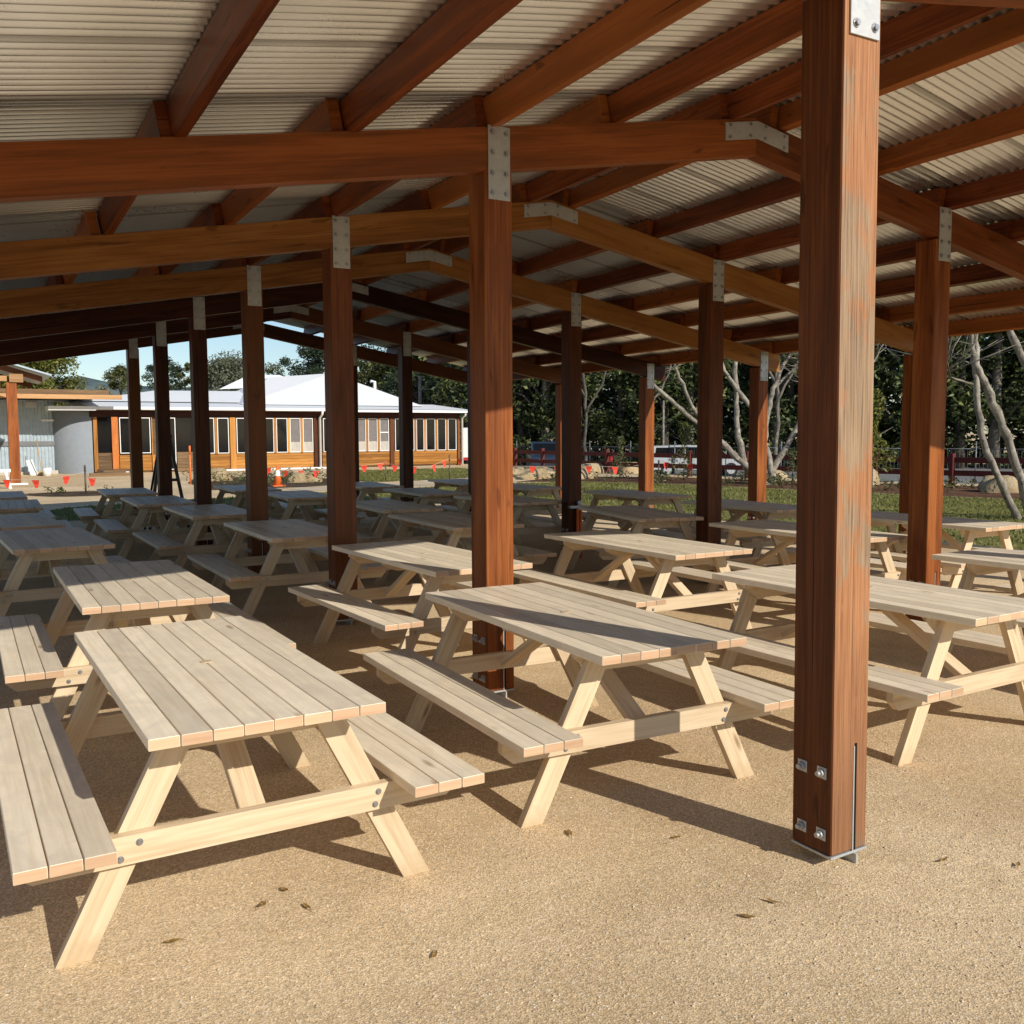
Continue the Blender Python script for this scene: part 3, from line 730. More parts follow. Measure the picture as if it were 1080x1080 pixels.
roof_quad('hip_roof', [[(12.9, 54.3, 4.2), (18.2, 54.3, 4.5), (16.7, 55.6, 5.15), (14.9, 55.6, 5.1)], [(12.9, 54.3, 4.2), (14.9, 55.6, 5.1), (12.9, 57.5, 4.0)], [(18.2, 54.3, 4.5), (18.2, 57.5, 4), (16.7, 55.6, 5.15)]])
p = MB(); p.tube([(20.6, 50.5, 3.2), (20.6, 50.5, 4.6), (20.35, 50.5, 4.62)], [.09] * 3, 8); cp(p, 'flue', M['white'])
# curved rendered wall joining the two buildings, timber step
t = thing('curved_wall', 'smooth rendered curved wall, white with its shade painted grey, beside the corrugated building', 'wall', (5.2, 46.5, 0))
p = MB(); n = 20; b = 0
for i in range(n + 1):
    a = PI + (PI / 2) * i / n
    for r, z in ((1.52, 0), (1.52, 2.72), (1.32, 2.72), (1.32, 0)): p.v.append(Vector((r * math.cos(a), r * math.sin(a), z)))
for i in range(n):
    for k in range(3): q = i * 4 + k; p.face([q, q + 4, q + 5, q + 1], [(0, 0)] * 4, 0, .5, k != 1)
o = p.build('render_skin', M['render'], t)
p = MB(); p.box(-1.75, .1, -2.3, 0, 2.725, 2.9); p.build('capping', M['white'], t)
t = thing('timber_step', 'low timber steps in front of the building door', 'steps', (5.6, 43, 0))
p = MB(); p.box(-.95, .75, -1.6, -1.3, 0, .15); p.box(-.4, .95, -1.0, -.7, .0, .16); p.build('riser', M['brown_wood'], t)
p = MB(); p.box(-.3, 1.0, -.4, 1.7, 0, .2); p.build('landing', M['brown_wood'], t)
p = MB(); p.box(.42, .55, -1.4, -1.28, .0, .18); p.build('foot', M['white'], t)

# corrugated outbuilding on the left
ob = thing('corrugated_outbuilding', 'blue grey corrugated outbuilding with a flat timber edged roof at far left', 'building', (0, 46, 0))
p = MB(); nn = 10; xs = -9.0
i = 0
while xs + i * .02 < 3.84:
    x = xs + i * .02; d = .016 * math.sin(2 * PI * i / 7.0)
    p.v += [Vector((x, d, 0)), Vector((x, d, 3.2))]
    if i: q = 2 * (i - 1); p.face([q, q + 2, q + 3, q + 1], [(0, 0)] * 4, 0, .5, True)
    i += 1
p.build('wall', M['corr'], ob)
p = MB(); p.box(-9, 3.8, .05, 9, 0, 3.2, bev=.001); p.build('wall', M['corr'], ob)
p = MB(); p.box(-9, 3.84, -.06, -.02, 1.22, 1.42); p.build('rail', M['steel_grey'], ob)
p = MB(); p.box(3.3, 3.86, -.07, -.02, 2.28, 2.36); p.build('light_fitting', M['white'], ob)
p = MB(); p.box(2.7, 3.15, -.12, -.02, 2.85, 3.12); p.build('meter_box', M['galv'], ob)
p = MB(); p.box(-9, 5.75, -2.5, -2.38, 3.38, 3.56); p.build('fascia', M['brown_wood'], ob)
p = MB(); p.box(-9, 6.25, -2.52, -2.4, 3.17, 3.36); p.build('fascia', M['fascia_wood'], ob)
p = MB(); p.box(-9, 5.7, -2.37, 9, 3.38, 3.5); p.build('roof', M['galv'], ob)
p = MB(); p.box(-9, 3.3, -.3, -.05, 0, .12); p.box(3.3, 3.86, -.3, -.05, 0, .16); p.build('kerb', M['concrete'], ob)

# small pavilion at the left edge
pv = thing('small_pavilion', 'small gable roofed timber pavilion with a red post at the left edge', 'pavilion', (0, 36.6, 0))
for x in (1.76, -4.5):
    for y in ((0,) if x > 0 else (0, 5)):
        p = MB(); p.box(x - .16, x + .16, y - .16, y + .16, 0, 3.45); p.build('post', M['red_post'], pv)
p = MB(); p.box(1.7, 2.12, -.22, -.165, 3.46, 3.74); p.build('bracket', M['fascia_wood'], pv)
for y in (0, 5):
    p = MB()
    p.prism([(-1.3, 4.72), (2.72, 3.48), (2.72, 3.68), (-1.3, 4.95)], y - .06, y + .06); p.prism([(-5.4, 3.48), (-1.31, 4.72), (-1.31, 4.95), (-5.4, 3.68)], y - .06, y + .06); p.build('rafter', M['red'], pv)
    p = MB(); p.box(-4.3, 1.64, y - .05, y + .05, 3.5, 3.68); p.build('tie_beam', M['fascia_wood'], pv)
p = MB(); p.prism([(-1.3, 4.97), (2.98, 3.68), (2.98, 3.74), (-1.3, 5.03)], -.45, 5.6); p.prism([(-5.7, 3.68), (-1.31, 4.97), (-1.31, 5.03), (-5.7, 3.74)], -.45, 5.6); p.build('roof', M['corr'], pv)
p = MB(); p.box(-3, 3.0, -.3, -.1, 3.95, 4.0) if False else p.box(1.55, 2.12, -.3, .3, 0, .05); p.build('footing', M['white'], pv)

# bucket with broom, white trestle
t = thing('bucket', 'white plastic bucket standing in front of the corrugated wall', 'bucket', (3.25, 43.4, 0))
p = MB(); p.tube([(0, 0, 0), (0, 0, .36)], [.15, .18], 16); p.tube([(0, 0, .36), (0, 0, .34)], [.19, .185], 16); p.build('shell', M['white'], t)
p = MB(); p.tube([(-.18, 0, .33), (-.1, -.05, .5), (.1, -.05, .5), (.18, 0, .33)], [.006] * 4, 5); p.build('handle', M['bolt'], t)
t = thing('broom', 'wooden handled broom leaning by the white bucket', 'broom', (3.1, 43.9, 0))
p = MB(); p.tube([(.0, .1, .15), (-.1, .9, 1.5)], [.018, .016], 8); p.build('handle', M['broom'], t)
p = MB(); p.prism([(-.05, .22), (.05, .22), (.2, 0), (-.2, 0)], .05, .13); p.build('bristles', M['broom'], t)
t = thing('leaning_board', 'narrow white board leaning against the corrugated wall', 'board', (2.85, 44.6, 0))
p = MB(); p.bar((0, 0, 0), (-.12, .9, .62), .26, .03, up=(0, 1, 0)); p.build('board', M['white'], t)
t = thing('white_trestle', 'white timber trestle at the left edge behind the tables', 'trestle', (1.15, 33.8, 0))
p = MB(); p.box(-1.0, .35, -.05, .05, .52, .62); p.build('top_rail', M['white'], t)
for x in (-.8, .2):
    for s in (-1, 1):
        p = MB(); p.bar((x + .12, s * .25, 0), (x, s * .03, .55), .07, .03, up=(0, 1, 0)); p.build('leg', M['white'], t)

# ------------------------------------------------------------------ cones, stakes, bunting
t = thing('safety_cone', 'orange safety cone with a white band behind the shed posts', 'traffic cone', (8.9, 30.1, 0))
p = MB(); p.box(-.2, .2, -.2, .2, 0, .04); p.build('base', M['orange_pvc'], t)
p = MB(); p.tube([(0, 0, .04), (0, 0, .7)], [.145, .025], 18); p.build('body', M['orange_pvc'], t)
p = MB(); p.tube([(0, 0, .34), (0, 0, .52)], [.0945, .0615], 18, cap=False); p.build('band', M['white'], t)
def stake(name, x, y, h, r, mats, label, cat, lean=0):
    t = thing(name, label, cat, (x, y, 0))
    p = MB(); p.tube([(0, 0, 0), (lean, 0, h * .78)], [r, r], 8); p.build('shaft', mats[0], t)
    p = MB(); p.tube([(lean, 0, h * .78), (lean * 1.25, 0, h)], [r * 1.15, r * 1.15], 8); p.build('cap', mats[1], t)
stake('marker_post', 6.8, 33.0, 1.3, .028, (M['orange_pvc'], M['orange_pvc']), 'tall thin orange marker post before the building door', 'marker post')
stake('marker_post', 25.9, 35.3, .78, .07, (M['lamp_red'], M['flag_red']), 'pink and red marker post beyond the right garden bed', 'marker post')
for x, y, h, l, lab in ((3.17, 29.41, .82, 0, 'dark star picket stake left of the soil mound'), (13.0, 31.0, .72, -.03, 'short dark stake on the middle bunting line'), (15.2, 30.4, .9, .08, 'leaning dark stake at the right end of middle bunting'), (20.3, 25.0, .75, 0, 'dark stake holding the right bunting line')):
    stake('stake', x, y, h, .025, (M['bark_dark'], M['flag_red'] if h < .8 and l else M['bark_dark']), lab, 'stake')
def bunting(pts, flags, label):
    t = thing('bunting', label, 'bunting', pts[0])
    o = Vector(pts[0]); P = [Vector(q) - o for q in pts]
    p = MB(); p.tube([tuple(q) for q in P], [.006] * len(P), 5); p.build('rope', M['rope'], t)
    cum = [0]
    for i in range(len(P) - 1): cum.append(cum[-1] + (P[i + 1] - P[i]).length)
    for k in range(flags):
        d = cum[-1] * (k + .5 + R.uniform(-.12, .12)) / flags
        i = max(j for j in range(len(P) - 1) if cum[j] <= d); u = (d - cum[i]) / (cum[i + 1] - cum[i]); c = P[i].lerp(P[i + 1], u)
        dr = (P[i + 1] - P[i]); dr.z = 0; dr.normalize(); nr = Vector((-dr.y, dr.x, 0)); f = MB(); a = R.uniform(-.06, .06); hw, h = .11, .23
        top0, top1 = c - dr * hw, c + dr * hw; b0 = c - dr * hw * .35 - Vector((0, 0, h)) + nr * a; b1 = c + dr * hw * .35 - Vector((0, 0, h)) + nr * a
        mid0 = (top0 + b0) / 2 + nr * .02; mid1 = (top1 + b1) / 2 + nr * .02
        f.v += [top0, top1, mid1, mid0, b1, b0]; f.face([0, 3, 2, 1], [(0, 0)] * 4); f.face([3, 5, 4, 2], [(0, 0)] * 4)
        f.build('flag', M['flag_red'], t)
bunting([(.1, 31.2, .5), (1.1, 30.6, .42), (2.2, 29.95, .4), (3.17, 29.41, .62)], 4, 'red bunting line at far left beside the soil mound')
bunting([(3.17, 29.41, .6), (3.5, 29.2, .3)], 1, 'short sagging bunting end right of the dark stake')
bunting([(9.1, 32.8, .55), (9.9, 32.4, .4), (10.8, 31.9, .4), (11.6, 31.4, .5), (12.6, 30.95, .62), (13.05, 31.0, .66)], 8, 'red bunting line in front of the garden bed by the building')
bunting([(13.05, 31.0, .62), (13.6, 30.5, .5), (14.3, 30.0, .55), (15.28, 30.4, .8)], 4, 'red bunting line over the strip of lawn before the building')
bunting([(15.28, 30.4, .8), (16.3, 27.7, .55), (17.1, 27.1, .55), (18.4, 26.35, .55), (19.5, 25.7, .5), (20.3, 25.0, .7)], 8, 'red bunting line along the lawn edge at centre right')
bunting([(20.3, 25.0, .7), (20.85, 24.9, .62), (21.4, 24.6, .6), (22.2, 24.0, .6)], 3, 'red bunting line right of the leafless tree stake')

# ------------------------------------------------------------------ rocks
def rock(x, y, sx, sy, sz, label, seed):
    rr = random.Random(seed); p = MB(); nu, nv = 18, 10; ph = [rr.uniform(0, 6) for _ in range(6)]
    for j in range(nv + 1):
        v = -PI * .22 + (PI * .72) * j / nv
        for i in range(nu):
            u = 2 * PI * i / nu; d = 1 + .14 * math.sin(2 * u + ph[0]) + .1 * math.sin(3 * u + ph[1] + 2 * v) + .07 * math.sin(5 * u + ph[2] - 3 * v) + rr.uniform(-.055, .055) + .06 * math.sin(9 * u + 7 * v + ph[3])
            cx = math.cos(u) * math.cos(v) * d; cz = min(.9, math.sin(v) * d)
            p.v.append(Vector((cx * sx, math.sin(u) * math.cos(v) * d * sy, max(-.1, cz * sz))))
    for j in range(nv):
        for i in range(nu):
            a = j * nu + i; b = j * nu + (i + 1) % nu; p.face([a, b, b + nu, a + nu], [(0, 0)] * 4, 0, .5, True)
    p.face([nv * nu + i for i in range(nu)], [(0, 0)] * nu, 0, .5)
    tag(p.build('boulder', M['rock'], loc=(x, y, 0)), label, 'boulder', 'sandstone boulders in the garden beds')
for i, a in enumerate(((8.1, 35.2, .75, .6, .5, 'large pale boulder below the building between far left posts'), (10.5, 32.2, .55, .4, .38, 'low pale boulder behind the middle bunting flags'),
    (24.6, 20.2, .6, .5, .62, 'rounded beige boulder behind the leafy young tree'), (24.5, 15.6, .7, .5, .5, 'broad beige boulder by the twin leaning trunks'), (24.0, 23.6, .65, .5, .42, 'flat beige boulder at the foot of the leafless tree'),
    (22.4, 32.6, 1.2, .6, .45, 'long cream boulder left of the pink marker post'), (24.0, 31.6, .7, .5, .5, 'small cream boulder right beside the long one'), (18.2, 29.7, 1.3, .5, .5, 'long low sandstone block left of the centre post row'), (19.4, 28.6, .8, .45, .42, 'short low sandstone block behind the lawn edge'))): rock(*a, 20 + i)

# ------------------------------------------------------------------ timber fence, steel fence
PTS = [(23.0, 41.5), (23.1, 39.2), (23.2, 36.9), (23.3, 34.5), (23.4, 32.2), (23.5, 29.9), (23.9, 27.6), (24.6, 25.3), (25.2, 23.0), (25.8, 20.7), (26.4, 18.4), (27.0, 16.1), (27.6, 13.8), (28.2, 11.5), (28.8, 9.2)]
fr = thing('timber_fence', 'dark red two rail timber fence between the garden bed and road', 'fence', (*PTS[0], 0)); fo = Vector((*PTS[0], 0))
for x, y in PTS:
    p = MB(); p.box(-.075, .075, -.075, .075, 0, .98, bev=.015); o = p.build('fence_post', M['fence_red'], fr); o.location = Vector((x, y, 0)) - fo
for i in range(len(PTS) - 1):
    for z in (.38, .78):
        a = Vector((*PTS[i], z)) - fo; b = Vector((*PTS[i + 1], z)) - fo; d = (b - a).normalized(); a += d * .08; b -= d * .08
        p = MB(); p.bar(a, b, .06, .17); p.build('rail', M['fence_red'], fr)
PT2 = [(27.5, 46.5), (28.2, 43.9), (28.9, 41.3), (29.6, 38.7), (30.3, 36.1), (31.2, 33.5), (32.2, 31), (33.2, 28.5), (34.2, 26), (35.2, 23.5), (36.2, 21), (37.2, 18.5), (38.2, 16), (39.2, 13.5)]
f2z = LOW; f2 = thing('steel_fence', 'grey vertical bar steel fence along the far side of the road', 'fence', (*PT2[0], LOW)); fo = Vector((*PT2[0], 0))
for i, (x, y) in enumerate(PT2):
    p = MB(); p.tube([(x - fo.x, y - fo.y, 0), (x - fo.x, y - fo.y, 1.75)], [.03, .03], 8); p.build('fence_post', M['steel_grey'], f2)
    if i < len(PT2) - 1:
        a = Vector((x, y, 0)) - fo; b = Vector((*PT2[i + 1], 0)) - fo; p = MB()
        for z in (.12, 1.45): p.tube([a + Vector((0, 0, z)), b + Vector((0, 0, z))], [.016, .016], 6)
        for k in range(1, 18):
            q = a.lerp(b, k / 18); p.tube([q + Vector((0, 0, .12)), q + Vector((0, 0, 1.45))], [.007, .007], 4, cap=False)
        p.build('bar_panel', M['steel_grey'], f2)
t = thing('notice_board', 'small white notice panel fixed on the steel fence at far right', 'notice', (37.6, 17.3, LOW))
p = MB(); p.box(-.45, .45, -.06, -.03, .75, 1.75); p.build('panel', M['white'], t)
p = MB(); p.tube([(0, 0, 0), (0, 0, 1.9)], [.03, .03], 6); p.build('pole', M['galv'], t)

# ------------------------------------------------------------------ vehicles
def wheel(t, x, y, r, s):
    p = MB(); p.cyl((x, y - s * .11, r), (x, y + s * .11, r), r, 20); w_ = p.build('wheel', M['tyre'], t)
    p = MB(); p.cyl((x, y + s * .09, r), (x, y + s * .125, r), r * .62, 14); p.build('rim', M['galv'], w_)
def car(label, cat, loc, rz, paint, L, W, H, kind, name):
    t = thing(name, label, cat, loc, rz); h = W / 2
    hood = H * .56; p = MB()
    if kind == 'suv': body = [(-L / 2, .32), (L / 2, .32), (L / 2 + .02, hood - .12), (L / 2 - .2, hood), (L * .2, hood + .05), (-L / 2 + .05, hood + .05), (-L / 2 - .02, .6)]; cab = [(-L / 2 + .06, hood + .05), (L * .2, hood + .05), (L * .04, H - .04), (-.15 * L, H), (-L / 2 + .28, H - .04)]
    else: body = [(-L / 2, .35), (L / 2, .35), (L / 2 + .02, hood - .1), (L / 2 - .15, hood), (L * .22, hood + .06), (-L / 2, hood + .06)]; cab = [(-L / 2 + .1, hood + .06), (L * .24, hood + .06), (L * .06, H - .04), (-.1 * L, H), (-L / 2 + .22, H - .05)]
    p.prism(body, -h, h); p.build('body', paint, t); p = MB(); p.prism(cab, -h + .12, h - .12); p.build('cabin', paint, t)
    for s in (-1, 1):
        cx = [c[0] for c in cab]; wz0 = hood + .1; wz1 = H - .12
        xs = [cab[4][0] + .1, -.14 * L, cab[2][0] - .08]
        for a, b in ((xs[0], xs[1] - .05), (xs[1] + .05, xs[2])):
            p = MB(); y = s * (h - .12); p.prism([(a, wz0), (b + (.22 if b == xs[2] else 0), wz0), (b, wz1), (a + (.08 if a == xs[0] else 0), wz1)], min(y, y + s * .008), max(y, y + s * .008)); p.build('window', M['glass'], t)
        for x in (-L * .31, L * .31): wheel(t, x, s * (h - .1), .34, s)
        p = MB(); p.box(L / 2 - .02, L / 2 + .04, s * (h - .28) - .18, s * (h - .28) + .18, hood - .3, hood - .14); p.build('headlight', M['lamp'], t)
        p = MB(); p.box(-L / 2 - .03, -L / 2 + .02, s * (h - .16) - .1, s * (h - .16) + .1, hood - .3, hood - .02); p.build('taillight', M['lamp_red'], t)
        p = MB(); p.box(L * .17, L * .21, s * (h + .02) - .1, s * (h + .02) + .1, hood + .08, hood + .22); p.build('mirror', M['black'], t)
    def slab(name, A, B, off):
        p = MB(); d = (Vector((B[0], 0, B[1])) - Vector((A[0], 0, A[1]))); nrm = Vector((d.z, 0, -d.x)).normalized() * off
        a = Vector((A[0], 0, A[1])) + d * .1 + nrm; b = Vector((A[0], 0, A[1])) + d * .9 + nrm; p.bar(a, b, W - .42, .012, up=nrm); p.build(name, M['glass'], t)
    slab('windscreen', cab[1], cab[2], .004); slab('rear_window', cab[4], cab[0], .004)
    p = MB(); p.box(L / 2, L / 2 + .08, -h + .05, h - .05, .3, .52); p.build('bumper', M['black'], t)
    p = MB(); p.box(L / 2 - .01, L / 2 + .035, -.42, .42, hood - .32, hood - .16); p.build('grille', M['black'], t)
car('dark blue off-road wagon parked beyond the red timber fence', 'car', (27.6, 43.5, LOW), math.radians(-118), M['car_blue'], 4.6, 1.9, 1.72, 'suv', 'parked_car')
car('silver white utility wagon parked beyond the fence behind a shed post', 'car', (31.9, 36.4, LOW), math.radians(-30), M['car_white'], 5.0, 1.9, 1.55, 'ute', 'parked_car')
t = thing('box_truck', 'white box truck standing behind the right corner of the building', 'truck', (28.0, 51.7, LOW), math.radians(62))
p = MB(); p.box(-3.0, 1.4, -1.15, 1.15, .75, 2.5, bev=.03); p.build('cargo_box', M['white'], t)
p = MB(); p.prism([(1.45, .5), (3.1, .5), (3.1, 1.3), (2.75, 2.3), (1.45, 2.35)], -1.05, 1.05); p.build('cab', M['car_white'], t)
p = MB(); p.box(-2.9, 3.0, -.9, .9, .45, .75); p.build('chassis', M['black'], t)
for x in (-1.9, 2.3):
    for s in (-1, 1): wheel(t, x, s * .95, .45, s)
for s in (-1, 1):
    p = MB(); p.box(-3.06, -2.98, s * .9 - .15, s * .9 + .15, .6, .74); p.build('taillight', M['lamp_red'], t)

# ------------------------------------------------------------------ poles
def pole(name, x, y, h, r, mat, label, arm=None):
    t = thing(name, label, 'pole', (x, y, LOW)); p = MB(); p.tube([(0, 0, 0), (0, 0, h)], [r, r * .75], 10); p.build('shaft', mat, t)
    if arm: p = MB(); p.box(-.1, arm, -.06, .06, h - 1.0, h - .88); p.build('cross_arm', mat, t)
pole('power_pole', 29.75, 64.2, 6.4, .16, M['bark_pale'], 'pale timber power pole with a cross arm above the white roof', 1.1)
pole('light_pole', 35.4, 43.2, 4.0, .07, M['bark_pale'], 'slim pale pole standing behind the parked white car')

# ------------------------------------------------------------------ trees
def crown(p, clumps, per, size, rng, droop=0.0, mat=0):
    for (x, y, z, r) in clumps:
        for i in range(per):
            d = Vector((rng.gauss(0, 1), rng.gauss(0, 1), rng.gauss(0, .75)))
            d = d.normalized() * r * rng.random() ** .45
            p.leaf(Vector((x, y, z)) + d, size * rng.uniform(.6, 1.3), size * rng.uniform(.3, .55), rng, mat, droop)
def tree_mesh(seed, h, cr, base, trunk_r, nclump, per, size, leaf, bark, flat=1.0, lean=.3, droop=.2):
    """one tree: trunk part with limbs reaching into clumps of a crown part"""
    rng = random.Random(seed); cl = []
    for i in range(nclump):
        a = rng.uniform(0, 2 * PI); u = rng.random(); z = base + (h - base) * u
        rad = cr * math.sin(PI * (.12 + .83 * u)) ** .7 * flat * math.sqrt(rng.random()) 
        cl.append((rad * math.cos(a), rad * math.sin(a), z, cr * rng.uniform(.2, .38)))
    pt = MB(); top = (rng.uniform(-lean, lean), rng.uniform(-lean, lean), h * .86)
    pts = [(0, 0, 0), (top[0] * .2, top[1] * .2, h * .25), (top[0] * .3, top[1] * .6, h * .55), top]
    pt.tube(pts, [trunk_r * 1.25, trunk_r, trunk_r * .7, trunk_r * .15], 9)
    for c in cl[::2]:
        z0 = max(base * .7, c[2] - cr * .55); u = z0 / (h * .86); q = Vector(top) * u
        pt.tube([q, q.lerp(Vector(c[:3]), .5) + Vector((0, 0, .15 * cr)), c[:3]], [trunk_r * .38, trunk_r * .22, trunk_r * .06], 5)
    pc = MB(); crown(pc, cl, per, size, rng, droop)
    return pt, pc, leaf, bark
def plant_tree(name, spec, label, x, y, rz=0, s=1.0, group=None, cat='tree'):
    pt, pc, leaf, bark = spec
    t = thing(name, label, cat, (x, y, 0), rz, group); t.scale = (s, s, s)
    pt.build('trunk', bark, t); pc.build('crown', leaf, t); return t
FG = 'tall dark trees of the wood behind the road'
protos = [plant_tree('forest_tree', tree_mesh(40 + i, 13 + i, 3.6, 2.6, .26, 46, 110, .42, M['leaf_dark'], M['bark_dark' if i % 2 else 'bark'], 1.0, .5), 'tall dark leafy tree of the shaded wood behind the road', 30, 60, 0, 1, FG) for i in range(4)]
rt = random.Random(11); spots = []
for i in range(17):
    u = i / 16; x = 30.5 + 29 * u + rt.uniform(-1, 1); y = 57.5 - 31 * u + rt.uniform(-1.6, 1.6); spots.append((x, y))
for i in range(12):
    u = i / 11; spots.append((37 + 30 * u + rt.uniform(-1, 1), 60.5 - 31 * u + rt.uniform(-1.5, 1.5)))
for i, (x, y) in enumerate(spots):
    o = protos[i] if i < 4 else copy_tree(protos[i % 4])
    o.location = (x, y, LOW); o.rotation_euler = (0, 0, rt.uniform(0, 6)); k = rt.uniform(.85, 1.15); o.scale = (k, k, k)
# undergrowth and the wood behind: one mass each
rw = random.Random(5); p = MB()
for i in range(330):
    u = rw.uniform(-.08, 1.15); cx, cy = 30.5 + 29 * u + rw.uniform(-1.5, 3.5), 57 - 31 * u + rw.uniform(-1.2, 3.5); r = rw.uniform(.6, 1.3)
    crown(p, [(cx, cy, LOW + rw.uniform(.2, 2.6), r)], 60, .4, rw)
p.build('undergrowth', M['leaf_dark'], kind='stuff')
p = MB()
for i in range(520):
    u = rw.uniform(-.25, 1.25); cx, cy = 40 + 31 * u + rw.uniform(-2, 5), 68 - 33 * u + rw.uniform(-2, 5); r = rw.uniform(1.2, 2.4)
    crown(p, [(cx, cy, rw.uniform(.5, 15), r)], 75, .75, rw)
p.build('woodland', M['leaf_dark'], kind='stuff')

# trees beyond the white roof and at far left
plant_tree('round_tree', tree_mesh(71, 7.3, 2.7, 2.2, .25, 85, 300, .26, M['leaf_yellow'], M['bark_dark'], 1.0, .3), 'broad yellow green tree above the corrugated outbuilding', 4.6, 67.3)
plant_tree('pine_tree', tree_mesh(72, 8.9, 1.6, 5.4, .2, 20, 200, .22, M['leaf_pine'], M['bark_pale'], 1.1, .3), 'thin dark pine with a pale trunk rising left of the roof', 16.4, 89.5)
plant_tree('pine_tree', tree_mesh(73, 8.0, 1.0, 6.0, .2, 10, 150, .22, M['leaf_olive'], M['bark_pale'], 1.0, .2), 'sparse olive treetop just right of the pale trunk', 18.2, 89)
plant_tree('bushy_tree', tree_mesh(74, 8.4, 2.9, 2.2, .25, 80, 260, .3, M['leaf_grey'], M['bark'], 1.1, .3), 'soft grey green tree behind the left part of white roof', 21.2, 87)
plant_tree('bushy_tree', tree_mesh(79, 7.4, 2.0, 2.2, .2, 40, 200, .24, M['leaf_olive'], M['bark'], 1.1, .3), 'small brown green tree left of the thin pine', 13.0, 90)
plant_tree('spreading_tree', tree_mesh(75, 9.5, 2.4, 6.8, .2, 28, 260, .26, M['leaf_pine'], M['bark'], 1.3, .5), 'open crowned gum tree above the peak of white roof', 28.5, 83.2)
plant_tree('bushy_tree', tree_mesh(80, 7.7, 1.6, 3.4, .2, 22, 180, .22, M['leaf_olive'], M['bark'], 1.2, .3), 'low reddish green treetop behind the small hip roof', 25.3, 86)
for i, (x, y, h, lf, lab) in enumerate(((31.6, 80.5, 9.2, 'leaf_olive', 'tall olive green tree rising behind the right roof end'), (34.4, 79, 8.8, 'leaf_yellow', 'yellowish tree behind the white flue'), (37.2, 78.5, 9.8, 'leaf_dark', 'dark dense tree behind the power pole'), (40.5, 77, 9.6, 'leaf_olive', 'olive tree right of the power pole'), (43.5, 72, 10.5, 'leaf_dark', 'dark tree over the box truck'), (36, 68, 7.0, 'leaf_dark', 'low dark tree between power pole and box truck'), (33, 72, 6.5, 'leaf_pine', 'low blue green tree behind the white flue base'))):
    plant_tree('bushy_tree', tree_mesh(90 + i, h, 3.2, 1.2, .25, 60, 220, .26, M[lf], M['bark'], 1.1, .4), lab, x, y)

# leafless trees in front of the wood
def limb_tree(name, label, base, limbs, bark, twig_seed, twigs, leaf=None, tl=(.5, 1.5)):
    t = thing(name, label, 'tree', base); b = Vector(base); rng = random.Random(twig_seed)
    p = MB()
    for pts, r in limbs:
        q = [Vector(a) - b for a in pts]; f = []
        for i in range(len(q) - 1):                       # small wobble along each limb
            f.append(q[i]); d = (q[i + 1] - q[i]).length
            for u in (.25, .5, .75): f.append(q[i].lerp(q[i + 1], u) + Vector((rng.uniform(-1, 1), rng.uniform(-1, 1), 0)) * d * .035)
        f.append(q[-1]); rr = [r[0] + (r[1] - r[0]) * k / (len(f) - 1) for k in range(len(f))]
        rr = [.85 * a * rng.uniform(.86, 1.18) for a in rr]
        p.tube(f, rr, 9)
    p.build('trunk', bark, t)
    tw = MB(); ends = []
    for pts, r in limbs:
        for k in range(twigs):
            i = rng.randrange(max(0, len(pts) - 2), len(pts) - 1) if len(pts) > 2 else 0
            s = Vector(pts[i]).lerp(Vector(pts[i + 1]), rng.uniform(.3, 1)) - b; d = Vector((rng.gauss(0, 1), rng.gauss(0, 1), rng.uniform(.1, 1.3))).normalized(); L = rng.uniform(*tl)
            e = s + d * L * .5; e2 = e + (d + Vector((rng.gauss(0, .5), rng.gauss(0, .5), rng.gauss(0, .3)))) * L * .5
            tw.tube([s, e, e2], [.02, .012, .004], 4); ends += [e, e2]
            for _ in range(2): e3 = e + (d + Vector((rng.gauss(0, .8), rng.gauss(0, .8), rng.gauss(0, .6)))) * L * .35; tw.tube([e, e3], [.008, .003], 4); ends.append(e3)
    tw.build('twigs', bark, t)
    if leaf:
        c = MB()
        for e in ends:
            for _ in range(leaf[1]): c.leaf(e + Vector((rng.gauss(0, .12), rng.gauss(0, .12), rng.gauss(0, .12))), .09, .04, rng, 0, .2)
        c.build('crown', leaf[0], t)
limb_tree('bare_tree', 'pair of leaning bare grey trunks at the right edge of the lawn', (17.12, 10.5, 0), [
    ([(17.12, 10.5, -.05), (16.98, 10.66, .4), (16.79, 10.8, .9), (16.58, 10.99, 1.63), (16.56, 11.09, 2.5), (16.54, 11.15, 2.96), (16.5, 11.2, 3.45), (16.3, 11.3, 4.6), (16.0, 11.6, 5.8)], (.085, .045)),
    ([(17.45, 10.45, -.05), (17.24, 10.51, .55), (17.05, 10.7, 1.38), (16.93, 10.81, 1.84), (16.71, 11.0, 2.5), (16.56, 11.12, 2.89), (16.62, 11.2, 3.5), (16.8, 11.3, 4.8)], (.11, .06)),
    ([(17.6, 10.4, -.05), (17.62, 10.5, 1.6), (17.45, 10.62, 2.75), (17.3, 10.72, 3.1), (17.14, 10.85, 3.54), (16.95, 11, 4.4), (16.9, 11, 5.4)], (.11, .055)),
    ([(17.45, 10.62, 2.75), (17.5, 10.6, 3.5), (17.7, 10.5, 4.6)], (.07, .04)), ([(16.58, 11.09, 2.5), (16.25, 11.3, 2.62), (15.95, 11.4, 2.75)], (.03, .01))], M['bark_pale'], 4, 9)
